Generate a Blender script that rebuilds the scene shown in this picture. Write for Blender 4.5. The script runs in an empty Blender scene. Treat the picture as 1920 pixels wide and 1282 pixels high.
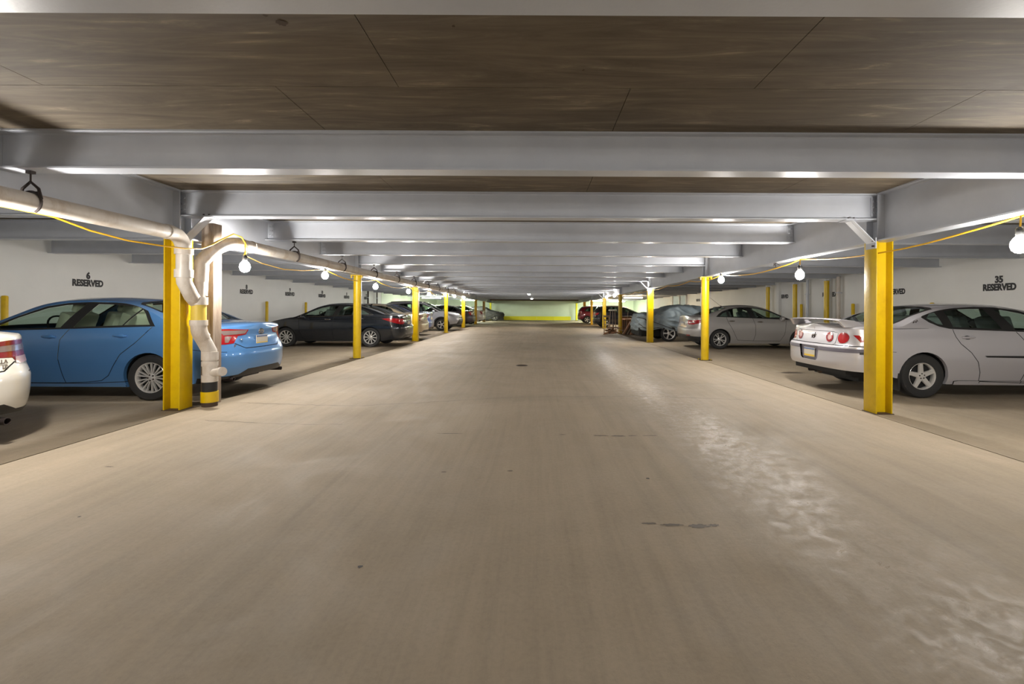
import bpy, bmesh, math, random
import numpy as np
from mathutils import Vector, Matrix
from mathutils.bvhtree import BVHTree

random.seed(7)
PI = math.pi
SC = bpy.context.scene
COL = SC.collection

# ------------------------------------------------------------------ camera, world, exposure
EYE = 1.35
cam_data = bpy.data.cameras.new('camera')
cam_data.sensor_width = 36.0
cam_data.lens = 853.0 / 1920.0 * 36.0
cam_data.shift_x = -43.5 / 1920.0
cam_data.shift_y = -65.0 / 1920.0
cam_data.clip_start = 0.05
cam = bpy.data.objects.new('camera', cam_data)
cam.location = (0, 0, EYE)
cam.rotation_euler = (PI / 2, -0.0052, 0)
COL.objects.link(cam)
SC.camera = cam

world = bpy.data.worlds.new('world')
SC.world = world
world.use_nodes = True
world.node_tree.nodes['Background'].inputs[0].default_value = (0.75, 0.8, 0.9, 1)
world.node_tree.nodes['Background'].inputs[1].default_value = 0.05

SC.view_settings.view_transform = 'Standard'
SC.view_settings.look = 'None'
SC.view_settings.gamma = 1.0
SC.view_settings.use_curve_mapping = False
SC.view_settings.exposure = 0.0
BULB_POWER = 670.0      # emission strength of the hanging bulbs
TUBE_POWER = 640.0      # emission strength of the fluorescent tubes

# ------------------------------------------------------------------ materials
def srgb(r, g, b):
    def f(c):
        c /= 255.0
        return c / 12.92 if c <= 0.04045 else ((c + 0.055) / 1.055) ** 2.4
    return (f(r), f(g), f(b), 1.0)

def mat(name, color, rough=0.5, metal=0.0, coat=0.0, spec=0.5, emit=None, strength=0.0):
    m = bpy.data.materials.new(name)
    m.use_nodes = True
    b = m.node_tree.nodes['Principled BSDF']
    b.inputs['Base Color'].default_value = color
    b.inputs['Roughness'].default_value = rough
    b.inputs['Metallic'].default_value = metal
    b.inputs['Coat Weight'].default_value = coat
    b.inputs['Coat Roughness'].default_value = 0.05
    b.inputs['Specular IOR Level'].default_value = spec
    if emit:
        b.inputs['Emission Color'].default_value = emit
        b.inputs['Emission Strength'].default_value = strength
    return m

def N(m, kind, **kw):
    n = m.node_tree.nodes.new(kind)
    for k, v in kw.items():
        setattr(n, k, v)
    return n

def noise(m, scale, detail=4.0, rough=0.55, stretch=None, dist=0.0, rot=0.0):
    tc = N(m, 'ShaderNodeTexCoord')
    mp = N(m, 'ShaderNodeMapping')
    if stretch:
        mp.inputs['Scale'].default_value = stretch
    mp.inputs['Rotation'].default_value = (0, 0, rot)
    nz = N(m, 'ShaderNodeTexNoise')
    nz.inputs['Scale'].default_value = scale
    nz.inputs['Detail'].default_value = detail
    nz.inputs['Roughness'].default_value = rough
    nz.inputs['Distortion'].default_value = dist
    L = m.node_tree.links
    L.new(tc.outputs['Object'], mp.inputs['Vector'])
    L.new(mp.outputs['Vector'], nz.inputs['Vector'])
    return nz.outputs['Fac']

def ramp(m, fac, stops):
    r = N(m, 'ShaderNodeValToRGB')
    el = r.color_ramp.elements
    while len(el) < len(stops):
        el.new(0.5)
    for e, (p, c) in zip(el, stops):
        e.position = p
        e.color = c if len(c) == 4 else (*c, 1)
    m.node_tree.links.new(fac, r.inputs['Fac'])
    return r.outputs['Color']

def mixc(m, fac, a, b, mode='MIX'):
    x = N(m, 'ShaderNodeMix', data_type='RGBA', blend_type=mode)
    L = m.node_tree.links
    for sock, v in ((x.inputs[0], fac), (x.inputs[6], a), (x.inputs[7], b)):
        if hasattr(v, 'is_output'):
            L.new(v, sock)
        else:
            sock.default_value = v
    return x.outputs[2]

def bump(m, fac, strength=0.2, dist=0.01):
    b = N(m, 'ShaderNodeBump')
    b.inputs['Strength'].default_value = strength
    b.inputs['Distance'].default_value = dist
    m.node_tree.links.new(fac, b.inputs['Height'])
    m.node_tree.links.new(b.outputs['Normal'], m.node_tree.nodes['Principled BSDF'].inputs['Normal'])

def setin(m, sock, out):
    m.node_tree.links.new(out, m.node_tree.nodes['Principled BSDF'].inputs[sock])

def G(v):
    return (v, v, v, 1)

def concrete_floor(name, c_lo, c_mid, c_hi, dirt, polished=None, joint_band=None):
    m = mat(name, c_mid, 0.5, spec=0.4)
    big = noise(m, 0.35, 5, 0.6, dist=0.6)
    fine = noise(m, 38.0, 6, 0.75)
    arcs = [noise(m, 2.6, 8, 0.7, stretch=st, dist=.35, rot=ro) for st, ro in (((3.2, .16, 1), .55), ((3.2, .16, 1), -.5))]
    streak = noise(m, 1.4, 6, 0.65, stretch=(2.2, 0.22, 1))
    base = ramp(m, big, [(0.25, c_lo), (0.5, c_mid), (0.75, c_hi)])
    s = ramp(m, streak, [(0.30, G(0.93)), (0.5, G(0.99)), (0.72, G(1.03))])
    base = mixc(m, 1.0, base, s, 'MULTIPLY')
    f = ramp(m, fine, [(0.25, G(0.88)), (0.5, G(0.99)), (0.8, G(1.07))])
    base = mixc(m, 1.0, base, f, 'MULTIPLY')
    for a_ in arcs:
        base = mixc(m, 1.0, base, ramp(m, a_, [(0.32, G(0.93)), (0.5, G(1.0)), (0.70, G(1.04))]), 'MULTIPLY')
    spot = noise(m, 2.3, 8, 0.75, dist=1.2)
    sp = ramp(m, spot, [(0.66, G(1.0)), (0.74, dirt)])
    base = mixc(m, 1.0, base, sp, 'MULTIPLY')
    if joint_band is not None:
        # darker band along the joint beside the column line, ragged edge
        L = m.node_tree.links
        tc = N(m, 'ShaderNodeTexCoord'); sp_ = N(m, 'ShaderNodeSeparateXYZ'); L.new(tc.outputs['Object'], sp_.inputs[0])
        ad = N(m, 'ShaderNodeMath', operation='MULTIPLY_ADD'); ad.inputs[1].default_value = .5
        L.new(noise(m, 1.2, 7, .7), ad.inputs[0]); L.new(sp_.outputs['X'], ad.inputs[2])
        mr = N(m, 'ShaderNodeMapRange'); mr.inputs['From Min'].default_value = joint_band - .15; mr.inputs['From Max'].default_value = joint_band + .12
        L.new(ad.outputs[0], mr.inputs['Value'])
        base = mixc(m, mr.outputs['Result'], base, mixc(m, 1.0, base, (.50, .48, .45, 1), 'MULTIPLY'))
    setin(m, 'Base Color', base)
    rr = ramp(m, noise(m, 1.6, 9, 0.75, dist=0.8), [(0.34, G(0.80)), (0.52, G(0.66)), (0.68, G(0.52))])
    if polished is not None:
        # tyre-polished track along the lane: patchy and shinier
        L = m.node_tree.links
        tc = N(m, 'ShaderNodeTexCoord'); sp_ = N(m, 'ShaderNodeSeparateXYZ'); L.new(tc.outputs['Object'], sp_.inputs[0])
        sb = N(m, 'ShaderNodeMath', operation='SUBTRACT'); sb.inputs[1].default_value = polished; L.new(sp_.outputs['X'], sb.inputs[0])
        ab = N(m, 'ShaderNodeMath', operation='ABSOLUTE'); L.new(sb.outputs[0], ab.inputs[0])
        mr = N(m, 'ShaderNodeMapRange'); mr.inputs['From Min'].default_value = .15; mr.inputs['From Max'].default_value = .75
        mr.inputs['To Min'].default_value = 1; mr.inputs['To Max'].default_value = 0; L.new(ab.outputs[0], mr.inputs['Value'])
        pt = ramp(m, noise(m, 9.0, 10, 0.8, dist=.6), [(0.44, G(0.66)), (0.60, G(0.27))])
        rr = mixc(m, mr.outputs['Result'], rr, pt)
    setin(m, 'Roughness', rr)
    bump(m, noise(m, 22.0, 8, 0.75), 0.25, 0.012)
    return m

M = {}
M['aisle'] = concrete_floor('aisle concrete', srgb(162, 149, 129), srgb(180, 165, 143), srgb(194, 179, 156), (0.86, 0.84, 0.82, 1), polished=1.85)
M['bay'] = concrete_floor('bay concrete', srgb(150, 137, 117), srgb(166, 152, 131), srgb(181, 166, 144), (0.76, 0.74, 0.71, 1))

M['bay_left'] = concrete_floor('left bay concrete', srgb(150, 137, 117), srgb(166, 152, 131), srgb(181, 166, 144), (0.76, 0.74, 0.71, 1), joint_band=-4.72)
m = mat('formwork concrete', srgb(128, 112, 92), 0.75)
grain = noise(m, 1.5, 9, 0.68, stretch=(0.55, 4.5, 1), dist=1.6)
b0 = ramp(m, grain, [(0.3, srgb(84, 74, 60)), (0.5, srgb(102, 91, 75)), (0.60, srgb(114, 103, 86)), (0.68, srgb(146, 133, 111))])
b1 = ramp(m, noise(m, 0.8, 6, 0.6), [(0.3, G(0.8)), (0.7, G(1.12))])
setin(m, 'Base Color', mixc(m, 1.0, b0, b1, 'MULTIPLY'))
bump(m, grain, 0.25, 0.006)
M['slab'] = m

m = mat('pale grey steel paint', srgb(186, 188, 193), 0.34)
bump(m, noise(m, 55.0, 3, 0.5), 0.16, 0.004)
setin(m, 'Base Color', ramp(m, noise(m, 1.6, 5, 0.6), [(0.3, srgb(178, 182, 190)), (0.7, srgb(192, 196, 203))]))
M['steel'] = m

def wall_mat(name, c1, c2):
    m = mat(name, c1, 0.6)
    setin(m, 'Base Color', ramp(m, noise(m, 0.7, 6, 0.6), [(0.3, c1), (0.7, c2)]))
    bump(m, noise(m, 14.0, 5, 0.6), 0.15, 0.006)
    return m
M['wall'] = wall_mat('white wall paint', srgb(208, 208, 205), srgb(218, 218, 215))
M['green_wall'] = wall_mat('pale green wall paint', srgb(208, 222, 200), srgb(218, 230, 210))
M['beige_wall'] = wall_mat('beige wall board', srgb(212, 200, 190), srgb(222, 210, 200))

m = mat('yellow paint', srgb(240, 200, 8), 0.36)
setin(m, 'Base Color', ramp(m, noise(m, 5.0, 6, 0.6), [(0.25, srgb(192, 156, 3)), (0.5, srgb(208, 174, 3)), (0.8, srgb(214, 180, 8))]))
bump(m, noise(m, 30.0, 4, 0.6), 0.35, 0.006)
M['yellow'] = m
M['lime_yellow'] = mat('lime yellow paint', srgb(228, 220, 30), 0.5)
M['ochre'] = mat('ochre yellow paint', srgb(206, 160, 24), 0.5)
m = mat('white plastic pipe', srgb(222, 216, 208), 0.4)
setin(m, 'Base Color', ramp(m, noise(m, 4.0, 7, 0.7, stretch=(1, 1, 0.35)), [(0.32, srgb(170, 154, 136)), (0.52, srgb(196, 188, 178)), (0.8, srgb(206, 200, 192))]))
M['pvc'] = m
M['stained_pvc'] = mat('stained plastic pipe', srgb(206, 178, 70), 0.5)
M['rubber'] = mat('black rubber', G(0.012), 0.7)
M['black'] = mat('black plastic', G(0.016), 0.45)
M['black_gloss'] = mat('gloss black', G(0.008), 0.15)
M['iron'] = mat('dark iron', srgb(62, 54, 52), 0.55, 0.5)
M['rust'] = mat('rusty iron', srgb(74, 58, 44), 0.8, 0.2)
m = mat('weathered timber', srgb(150, 134, 118), 0.8)
setin(m, 'Base Color', ramp(m, noise(m, 6.0, 8, 0.7, stretch=(3, 3, 0.25), dist=0.5), [(0.3, srgb(112, 92, 74)), (0.5, srgb(150, 135, 120)), (0.72, srgb(178, 164, 148))]))
M['timber'] = m
M['cord'] = mat('yellow cord', srgb(226, 176, 40), 0.5)
M['white_cord'] = mat('pale cord', srgb(216, 206, 180), 0.5)
M['letter'] = mat('black stencil paint', srgb(48, 48, 50), 0.7)
M['bulb'] = mat('lit bulb', (1, 1, 1, 1), 0.3, emit=(1.0, 0.955, 0.90, 1), strength=BULB_POWER)
M['tube'] = mat('lit tube', (1, 1, 1, 1), 0.3, emit=(0.93, 1.0, 0.80, 1), strength=TUBE_POWER)
M['warm_tube'] = mat('warm lit tube', (1, 1, 1, 1), 0.3, emit=(1.0, 0.78, 0.5, 1), strength=TUBE_POWER)
M['chrome'] = mat('chrome', G(0.75), 0.12, 1.0)
M['alloy'] = mat('alloy', srgb(214, 212, 208), 0.32, 0.45)
m = mat('tyre rubber', G(0.02), 0.75)
M['tyre'] = m
M['under'] = mat('underbody black', G(0.01), 0.85)
M['seam'] = mat('panel gap', G(0.006), 0.8)
M['red_lens'] = mat('red lens', (0.32, 0.004, 0.007, 1), 0.2, coat=0.6)
M['dark_red_lens'] = mat('dark red lens', (0.22, 0.012, 0.016, 1), 0.15, coat=1.0)
M['clear_lens'] = mat('clear lens', (0.24, 0.18, 0.17, 1), 0.12, coat=1.0)
M['pale_lens'] = mat('pale pink lens', (0.55, 0.36, 0.34, 1), 0.12, coat=1.0)
M['lamp_glass'] = mat('headlamp glass', (0.55, 0.57, 0.6, 1), 0.08, metal=0.4, coat=1.0)
M['plate'] = mat('number plate', srgb(196, 190, 176), 0.5)
M['plate_yellow'] = mat('plate yellow band', srgb(226, 190, 60), 0.5)
M['plate_blue'] = mat('plate blue band', srgb(90, 110, 150), 0.5)
M['beige_seat'] = mat('beige upholstery', srgb(188, 182, 164), 0.8)
M['grey_seat'] = mat('grey upholstery', srgb(98, 100, 100), 0.8)
M['dark_seat'] = mat('dark upholstery', srgb(42, 42, 44), 0.8)

def glass_mat(name, tint, gloss=0.12):
    m = bpy.data.materials.new(name)
    m.use_nodes = True
    nt = m.node_tree
    for n in list(nt.nodes):
        nt.nodes.remove(n)
    out = nt.nodes.new('ShaderNodeOutputMaterial')
    tr = nt.nodes.new('ShaderNodeBsdfTransparent')
    tr.inputs['Color'].default_value = tint
    gl = nt.nodes.new('ShaderNodeBsdfGlossy')
    gl.inputs['Roughness'].default_value = 0.03
    gl.inputs['Color'].default_value = (0.9, 0.95, 0.95, 1)
    lw = nt.nodes.new('ShaderNodeLayerWeight')
    lw.inputs['Blend'].default_value = 0.5
    pw = nt.nodes.new('ShaderNodeMath'); pw.operation = 'POWER'; pw.inputs[1].default_value = 4.0
    fr = nt.nodes.new('ShaderNodeMath'); fr.operation = 'MULTIPLY_ADD'; fr.inputs[1].default_value = 0.6; fr.inputs[2].default_value = 0.045
    nt.links.new(lw.outputs['Facing'], pw.inputs[0]); nt.links.new(pw.outputs[0], fr.inputs[0])
    mx = nt.nodes.new('ShaderNodeMixShader')
    nt.links.new(fr.outputs[0], mx.inputs[0])
    nt.links.new(tr.outputs[0], mx.inputs[1])
    nt.links.new(gl.outputs[0], mx.inputs[2])
    nt.links.new(mx.outputs[0], out.inputs[0])
    return m
M['glass'] = glass_mat('green tinted glass', (0.64, 0.75, 0.69, 1))
M['dark_glass'] = glass_mat('dark tinted glass', (0.16, 0.20, 0.19, 1))

def paint(name, c, metal=0.35, rough=0.32):
    m = mat(name, c, rough, metal, coat=1.0)
    return m
M['paint_blue'] = paint('light blue metallic paint', srgb(86, 138, 196), 0.35)
M['paint_white'] = paint('white paint', srgb(222, 218, 208), 0.0, 0.35)
M['paint_black'] = paint('blue black paint', srgb(24, 29, 36), 0.2, 0.25)
M['paint_silver'] = paint('silver paint', srgb(192, 190, 194), 0.35, 0.36)
M['paint_grey'] = paint('grey metallic paint', srgb(166, 163, 160), 0.3, 0.34)
M['paint_gold'] = paint('pale gold paint', srgb(196, 180, 150), 0.4, 0.35)
M['paint_deep_blue'] = paint('deep blue paint', srgb(44, 76, 152), 0.3, 0.3)
M['paint_sky'] = paint('pale blue paint', srgb(150, 178, 216), 0.3, 0.3)
M['paint_suv'] = paint('bright silver paint', srgb(168, 170, 176), 0.45, 0.36)
M['paint_plum'] = paint('dark plum grey paint', srgb(70, 62, 70), 0.4, 0.3)
M['paint_pearl'] = paint('pearl white paint', srgb(214, 210, 204), 0.1, 0.3)
M['paint_night'] = paint('black violet paint', srgb(30, 28, 38), 0.2, 0.22)
M['paint_maroon'] = paint('maroon paint', srgb(122, 20, 42), 0.3, 0.3)

# ------------------------------------------------------------------ mesh helpers
class MB:
    def __init__(s):
        s.v = []; s.f = []
    def add(s, verts, faces):
        o = len(s.v)
        s.v.extend([tuple(p) for p in verts])
        s.f.extend([tuple(i + o for i in f) for f in faces])
        return s
    def box(s, c, d, rot=None):
        hx, hy, hz = d[0] / 2, d[1] / 2, d[2] / 2
        vs = [Vector((x, y, z)) for x in (-hx, hx) for y in (-hy, hy) for z in (-hz, hz)]
        if rot is not None:
            vs = [rot @ p for p in vs]
        c = Vector(c)
        vs = [p + c for p in vs]
        return s.add(vs, [(0, 1, 3, 2), (4, 6, 7, 5), (0, 4, 5, 1), (2, 3, 7, 6), (0, 2, 6, 4), (1, 5, 7, 3)])
    def bar(s, p0, p1, w, h, up=(0, 0, 1)):
        p0 = Vector(p0); p1 = Vector(p1)
        d = (p1 - p0); L = d.length; d.normalize()
        u = Vector(up)
        if abs(d.dot(u)) > 0.98:
            u = Vector((0, 1, 0))
        sx = d.cross(u).normalized(); sz = sx.cross(d)
        R = Matrix((sx, d, sz)).transposed()
        return s.box((p0 + p1) / 2, (w, L, h), R)
    def prism(s, poly, axis, a, b):
        """extrude a 2D polygon along an axis from a to b; 2D order: x:(y,z) y:(x,z) z:(x,y)"""
        def P(p, t):
            if axis == 'x': return (t, p[0], p[1])
            if axis == 'y': return (p[0], t, p[1])
            return (p[0], p[1], t)
        n = len(poly)
        vs = [P(p, a) for p in poly] + [P(p, b) for p in poly]
        fs = [tuple(range(n)), tuple(range(2 * n - 1, n - 1, -1))]
        fs += [(i, i + n, (i + 1) % n + n, (i + 1) % n) for i in range(n)]
        return s.add(vs, fs)
    def tube(s, pts, r, n=10, caps=True, radii=None):
        pts = [Vector(p) for p in pts]
        rings = []
        prev = None
        for i, p in enumerate(pts):
            if i == 0: d = pts[1] - pts[0]
            elif i == len(pts) - 1: d = pts[-1] - pts[-2]
            else: d = (pts[i + 1] - p).normalized() + (p - pts[i - 1]).normalized()
            d.normalize()
            if prev is None:
                u = Vector((0, 0, 1)) if abs(d.z) < 0.9 else Vector((1, 0, 0))
                a = d.cross(u).normalized()
            else:
                a = (prev - d * prev.dot(d)).normalized()
            prev = a
            b = d.cross(a)
            rr = radii[i] if radii else r
            rings.append([p + (a * math.cos(2 * PI * k / n) + b * math.sin(2 * PI * k / n)) * rr for k in range(n)])
        vs = [q for ring in rings for q in ring]
        fs = []
        for i in range(len(pts) - 1):
            for k in range(n):
                fs.append((i * n + k, i * n + (k + 1) % n, (i + 1) * n + (k + 1) % n, (i + 1) * n + k))
        if caps:
            fs.append(tuple(range(n - 1, -1, -1)))
            fs.append(tuple((len(pts) - 1) * n + k for k in range(n)))
        return s.add(vs, fs)
    def lathe(s, prof, axis='z', c=(0, 0, 0), n=24, close=False):
        """prof: (radius, height) list"""
        c = Vector(c)
        vs = []
        for (r, h) in prof:
            for k in range(n):
                a = 2 * PI * k / n
                if axis == 'z': p = Vector((r * math.cos(a), r * math.sin(a), h))
                elif axis == 'y': p = Vector((r * math.cos(a), h, r * math.sin(a)))
                else: p = Vector((h, r * math.cos(a), r * math.sin(a)))
                vs.append(p + c)
        fs = []
        m = len(prof)
        for i in range(m - 1):
            for k in range(n):
                fs.append((i * n + k, i * n + (k + 1) % n, (i + 1) * n + (k + 1) % n, (i + 1) * n + k))
        if not close:
            if prof[0][0] > 1e-6: fs.append(tuple(range(n - 1, -1, -1)))
            if prof[-1][0] > 1e-6: fs.append(tuple((m - 1) * n + k for k in range(n)))
        return s.add(vs, fs)
    def ball(s, c, r, n=16, m=8):
        prof = []
        rx, rz = (r if isinstance(r, tuple) else (r, r))
        for i in range(m + 1):
            a = -PI / 2 + PI * i / m
            prof.append((max(rx * math.cos(a), 1e-5), rz * math.sin(a)))
        return s.lathe(prof, 'z', c, n)
    def mesh(s, name, material, smooth=40, fix=True, bevel=0.0):
        me = bpy.data.meshes.new(name)
        me.from_pydata(s.v, [], s.f)
        if fix or bevel:
            bm = bmesh.new(); bm.from_mesh(me)
            if fix:
                bmesh.ops.recalc_face_normals(bm, faces=bm.faces)
            if bevel:
                bmesh.ops.bevel(bm, geom=[e for e in bm.edges if len(e.link_faces) == 2 and e.calc_face_angle(0) > 0.6], offset=bevel, segments=2, affect='EDGES', profile=0.5)
            bm.to_mesh(me); bm.free()
        finish(me, material, smooth)
        return me
    def build(s, name, material, parent=None, smooth=40, fix=True, bevel=0.0):
        return link(name, s.mesh(name, material, smooth, fix, bevel), parent)

def finish(me, material, smooth=40):
    if material is not None:
        me.materials.append(material)
    if smooth:
        me.polygons.foreach_set('use_smooth', [True] * len(me.polygons))
        me.set_sharp_from_angle(angle=math.radians(smooth))
    me.update()

def link(name, data, parent=None, loc=None, rot=None):
    o = bpy.data.objects.new(name, data)
    COL.objects.link(o)
    if parent is not None: o.parent = parent
    if loc is not None: o.location = loc
    if rot is not None: o.rotation_euler = rot
    return o

def tag(o, label=None, cat=None, group=None, kind=None):
    if label: o['label'] = label
    if cat: o['category'] = cat
    if group: o['group'] = group
    if kind: o['kind'] = kind
    return o

def thing(name, label, cat, loc=(0, 0, 0), rz=0.0, group=None):
    o = link(name, None, None, loc, (0, 0, rz))
    o.empty_display_size = 0.2
    return tag(o, label, cat, group)

def kids(o):
    return [c for c in bpy.data.objects if c.parent == o]

def text_mesh(txt, size, material, bold=0.0, thick=0.002, xscale=1.0):
    cu = bpy.data.curves.new('text', 'FONT')
    cu.body = txt
    cu.size = size
    cu.align_x = 'CENTER'
    cu.align_y = 'CENTER'
    cu.offset = bold
    cu.extrude = thick
    cu.resolution_u = 3
    o = bpy.data.objects.new('text', cu)
    COL.objects.link(o)
    me = bpy.data.meshes.new_from_object(o.evaluated_get(bpy.context.evaluated_depsgraph_get()))
    bpy.data.objects.remove(o)
    bpy.data.curves.remove(cu)
    if xscale != 1.0:
        for v in me.vertices:
            v.co.x *= xscale
    me.materials.clear()
    me.materials.append(material)
    return me

# ------------------------------------------------------------------ garage geometry constants
XL, XR = -4.66, 4.48          # girder and column lines
WALL = 10.5                   # side walls
Y0, Y1 = -9.0, 48.6           # rear (behind camera) and far wall
S = 5.9                       # column spacing
COLY = [5.94 + S * i for i in range(8)]
def beam_z(y): return 2.50 - 0.010 * (y - 5.94)       # underside of the cross beams
def slab_z(y): return beam_z(y) + 0.335
def gird_z(y): return beam_z(y) - 0.28

# ------------------------------------------------------------------ floor
floor = tag(link('floor', None), kind='structure')
gap = 0.010
def slab_piece(name, x0, x1, y0, y1, m):
    b = MB()
    b.box(((x0 + x1) / 2, (y0 + y1) / 2, -0.1), (x1 - x0 - gap * 2, y1 - y0 - gap * 2, 0.2))
    return b.build(name, m, floor, smooth=0)
JL, JR = -4.50, 4.34
slab_piece('aisle_slab', JL, JR, Y0, 17.7, M['aisle'])
slab_piece('aisle_slab', JL, JR, 17.7, Y1, M['aisle'])
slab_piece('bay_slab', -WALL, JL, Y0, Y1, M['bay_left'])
slab_piece('bay_slab', JR, WALL, Y0, Y1, M['bay'])
b = MB(); b.box((0, (Y0 + Y1) / 2, -0.26), (2 * WALL, Y1 - Y0, 0.1))
b.build('subbase', M['under'], floor, smooth=0)

def blot(name, x, y, rx, ry, m, seed, parent, n=22, z=0.0012, jag=0.45):
    rnd = random.Random(seed)
    vs = []
    for k in range(n):
        a = 2 * PI * k / n
        q = 1 - jag * rnd.random()
        vs.append((x + rx * q * math.cos(a), y + ry * q * math.sin(a), z))
    me = bpy.data.meshes.new(name)
    me.from_pydata(vs, [], [tuple(range(n))])
    finish(me, m, 0)
    return link(name, me, parent)
M['stain'] = mat('damp stain', srgb(104, 92, 78), 0.5)
M['oil'] = mat('oil stain', srgb(56, 48, 42), 0.45)
rnd = random.Random(3)
# scuffed damp patches crossing the aisle
for (px, py, rx, ry, sd) in ((0.70, 4.80, .10, .022, 1), (0.88, 4.79, .09, .03, 2), (1.03, 4.80, .06, .016, 3), (1.22, 4.81, .09, .014, 4),
                             (0.30, 4.83, .05, .012, 5), (0.72, 2.85, .07, .014, 6), (0.86, 2.83, .08, .02, 7), (1.02, 2.82, .08, .03, 8), (1.12, 2.83, .04, .02, 9),
                             (-0.9, 4.85, .16, .012, 11), (-0.2, 3.75, .03, .015, 12), (-0.74, 3.72, .03, .012, 14), (5.4, 9.6, .34, .16, 15), (3.9, 15.4, .8, .10, 16), (-3.55, 3.80, .05, .012, 17)):
    blot('damp_stain', px, py, rx, ry, M['stain'], sd, floor)
for (px, py, r, sd) in ((-0.9, 2.36, .016, 21), (-2.9, 2.9, .012, 22), (0.9, 3.6, .018, 23)):
    blot('oil_spot', px, py, r, r, M['oil'], sd, floor)
# thin shrinkage crack across the aisle
def crack(name, pts, w, seed):
    r = random.Random(seed)
    dense = []
    for (a, b_) in zip(pts, pts[1:]):
        n = max(2, int((Vector(b_) - Vector(a)).length / 0.09))
        for i in range(n):
            t = i / n
            dense.append((a[0] + (b_[0] - a[0]) * t + r.uniform(-.02, .02), a[1] + (b_[1] - a[1]) * t + r.uniform(-.025, .025)))
    dense.append(pts[-1])
    vs = []; fs = []
    for i, (x, y) in enumerate(dense):
        ww = w * r.uniform(0.3, 1.0)
        vs += [(x, y - ww, 0.0015), (x, y + ww, 0.0015)]
        if i: fs.append((2 * i - 2, 2 * i, 2 * i + 1, 2 * i - 1))
    me = bpy.data.meshes.new(name); me.from_pydata(vs, [], fs)
    finish(me, M['oil'], 0)
    link(name, me, floor)
crack('floor_crack', [(-4.2, 6.35), (-2.5, 6.15), (-1.3, 6.5), (-0.1, 6.85), (1.6, 6.95), (3.2, 6.7)], 0.007, 5)
crack('floor_crack', [(-3.9, 5.35), (-2.9, 5.2), (-2.2, 5.2)], 0.005, 6)
# drain cover
t = thing('floor_drain', 'small round dark iron drain cover in the middle of the aisle floor', 'drain', (-0.3, 10.55, 0))
b = MB(); b.lathe([(0.125, 0.0), (0.125, 0.006), (0.1, 0.007), (0.1, 0.002)], 'z', n=20); b.build('rim', M['iron'], t)
b = MB()
for k in range(-3, 4):
    b.box((0, k * 0.026, 0.003), (2 * math.sqrt(max(0.0101 - (k * .026) ** 2, .0004)), 0.012, 0.006))
b.build('grate', M['rust'], t, smooth=0)
b = MB(); b.lathe([(0.145, 0.0), (0.145, 0.0016)], 'z', n=20); b.build('damp_ring', M['stain'], t)

# ------------------------------------------------------------------ walls
def wall(name, c, d, m):
    b = MB(); b.box(c, d)
    return tag(b.build(name, m, smooth=0), kind='structure')
wl = wall('wall_left', (-WALL - .1, (Y0 + Y1) / 2, 1.5), (.2, Y1 - Y0, 3.0), M['wall'])
wr = wall('wall_right', (WALL + .1, (Y0 + Y1) / 2, 1.5), (.2, Y1 - Y0, 3.0), M['wall'])
wb = wall('wall_back', (0, Y1 + .1, 1.5), (2 * WALL + .4, .2, 3.0), M['green_wall'])
wf = wall('wall_front', (0, Y0 - .1, 1.5), (2 * WALL + .4, .2, 3.0), M['wall'])
# pale green panels on the far bays, beige board panel and recessed pilasters on the right wall
for nm, wob, sx, ya, yb, mm in (('green_panel', wl, -1, 31.0, Y1 - .01, M['green_wall']), ('green_panel', wr, 1, 41.5, Y1 - .01, M['green_wall']), ('beige_panel', wr, 1, 35.3, 41.4, M['beige_wall'])):
    b = MB(); b.box((sx * (WALL - .006), (ya + yb) / 2, 1.15), (.016, yb - ya, 2.3)); b.build(nm, mm, wob, smooth=0)
for y in (15.98, 19.3, 41.5):
    b = MB(); b.box((WALL - .06, y + .25, 1.3), (.12, .3, 2.6)); b.build('pilaster', M['wall'], wr, smooth=0)

def lettering(side, y, num):
    x = side * (WALL - .004)
    par = wr if side > 0 else wl
    rz = -PI / 2 if side > 0 else PI / 2
    o = link('lettering', text_mesh('RESERVED', 0.205, M['letter'], 0.011, .002, 0.80), par, (x, y, 1.855), (PI / 2, 0, rz))
    if num:
        link('lettering', text_mesh(num, 0.205, M['letter'], 0.011, .002, 0.9), par, (x, y, 2.03), (PI / 2, 0, rz))
for i, num in enumerate(('6', '7', '8', '9', '10', '11', '12')):
    lettering(-1, 10.68 + 2.93 * i, num)
for i, num in enumerate(('35', '', '', '')):
    lettering(1, 10.30 + 2.98 * i, num)
lettering(1, 29.3, '')
for y in (44.0, 46.8):
    lettering(1, y, '')

# office window in the right wall
wn = tag(link('window_1', None, None, (WALL - .04, 33.1, 0)), kind='structure')
b = MB()
for (dy, w_) in ((-1.62, .12), (-0.1, .14), (1.62, .12)):
    b.box((0, dy, 1.35), (.08, w_, 1.9))
b.box((0, 0, 2.32), (.08, 3.36, .16)); b.box((0, 0, .45), (.08, 3.36, .12))
b.build('window_frame', M['wall'], wn, smooth=0)
for dy in (-0.86, 0.78):
    b = MB(); b.box((0.02, dy, 1.37), (.012, 1.4, 1.75)); b.build('pane', mat('grey pane', srgb(92, 98, 106), 0.5), wn, smooth=0)

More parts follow.
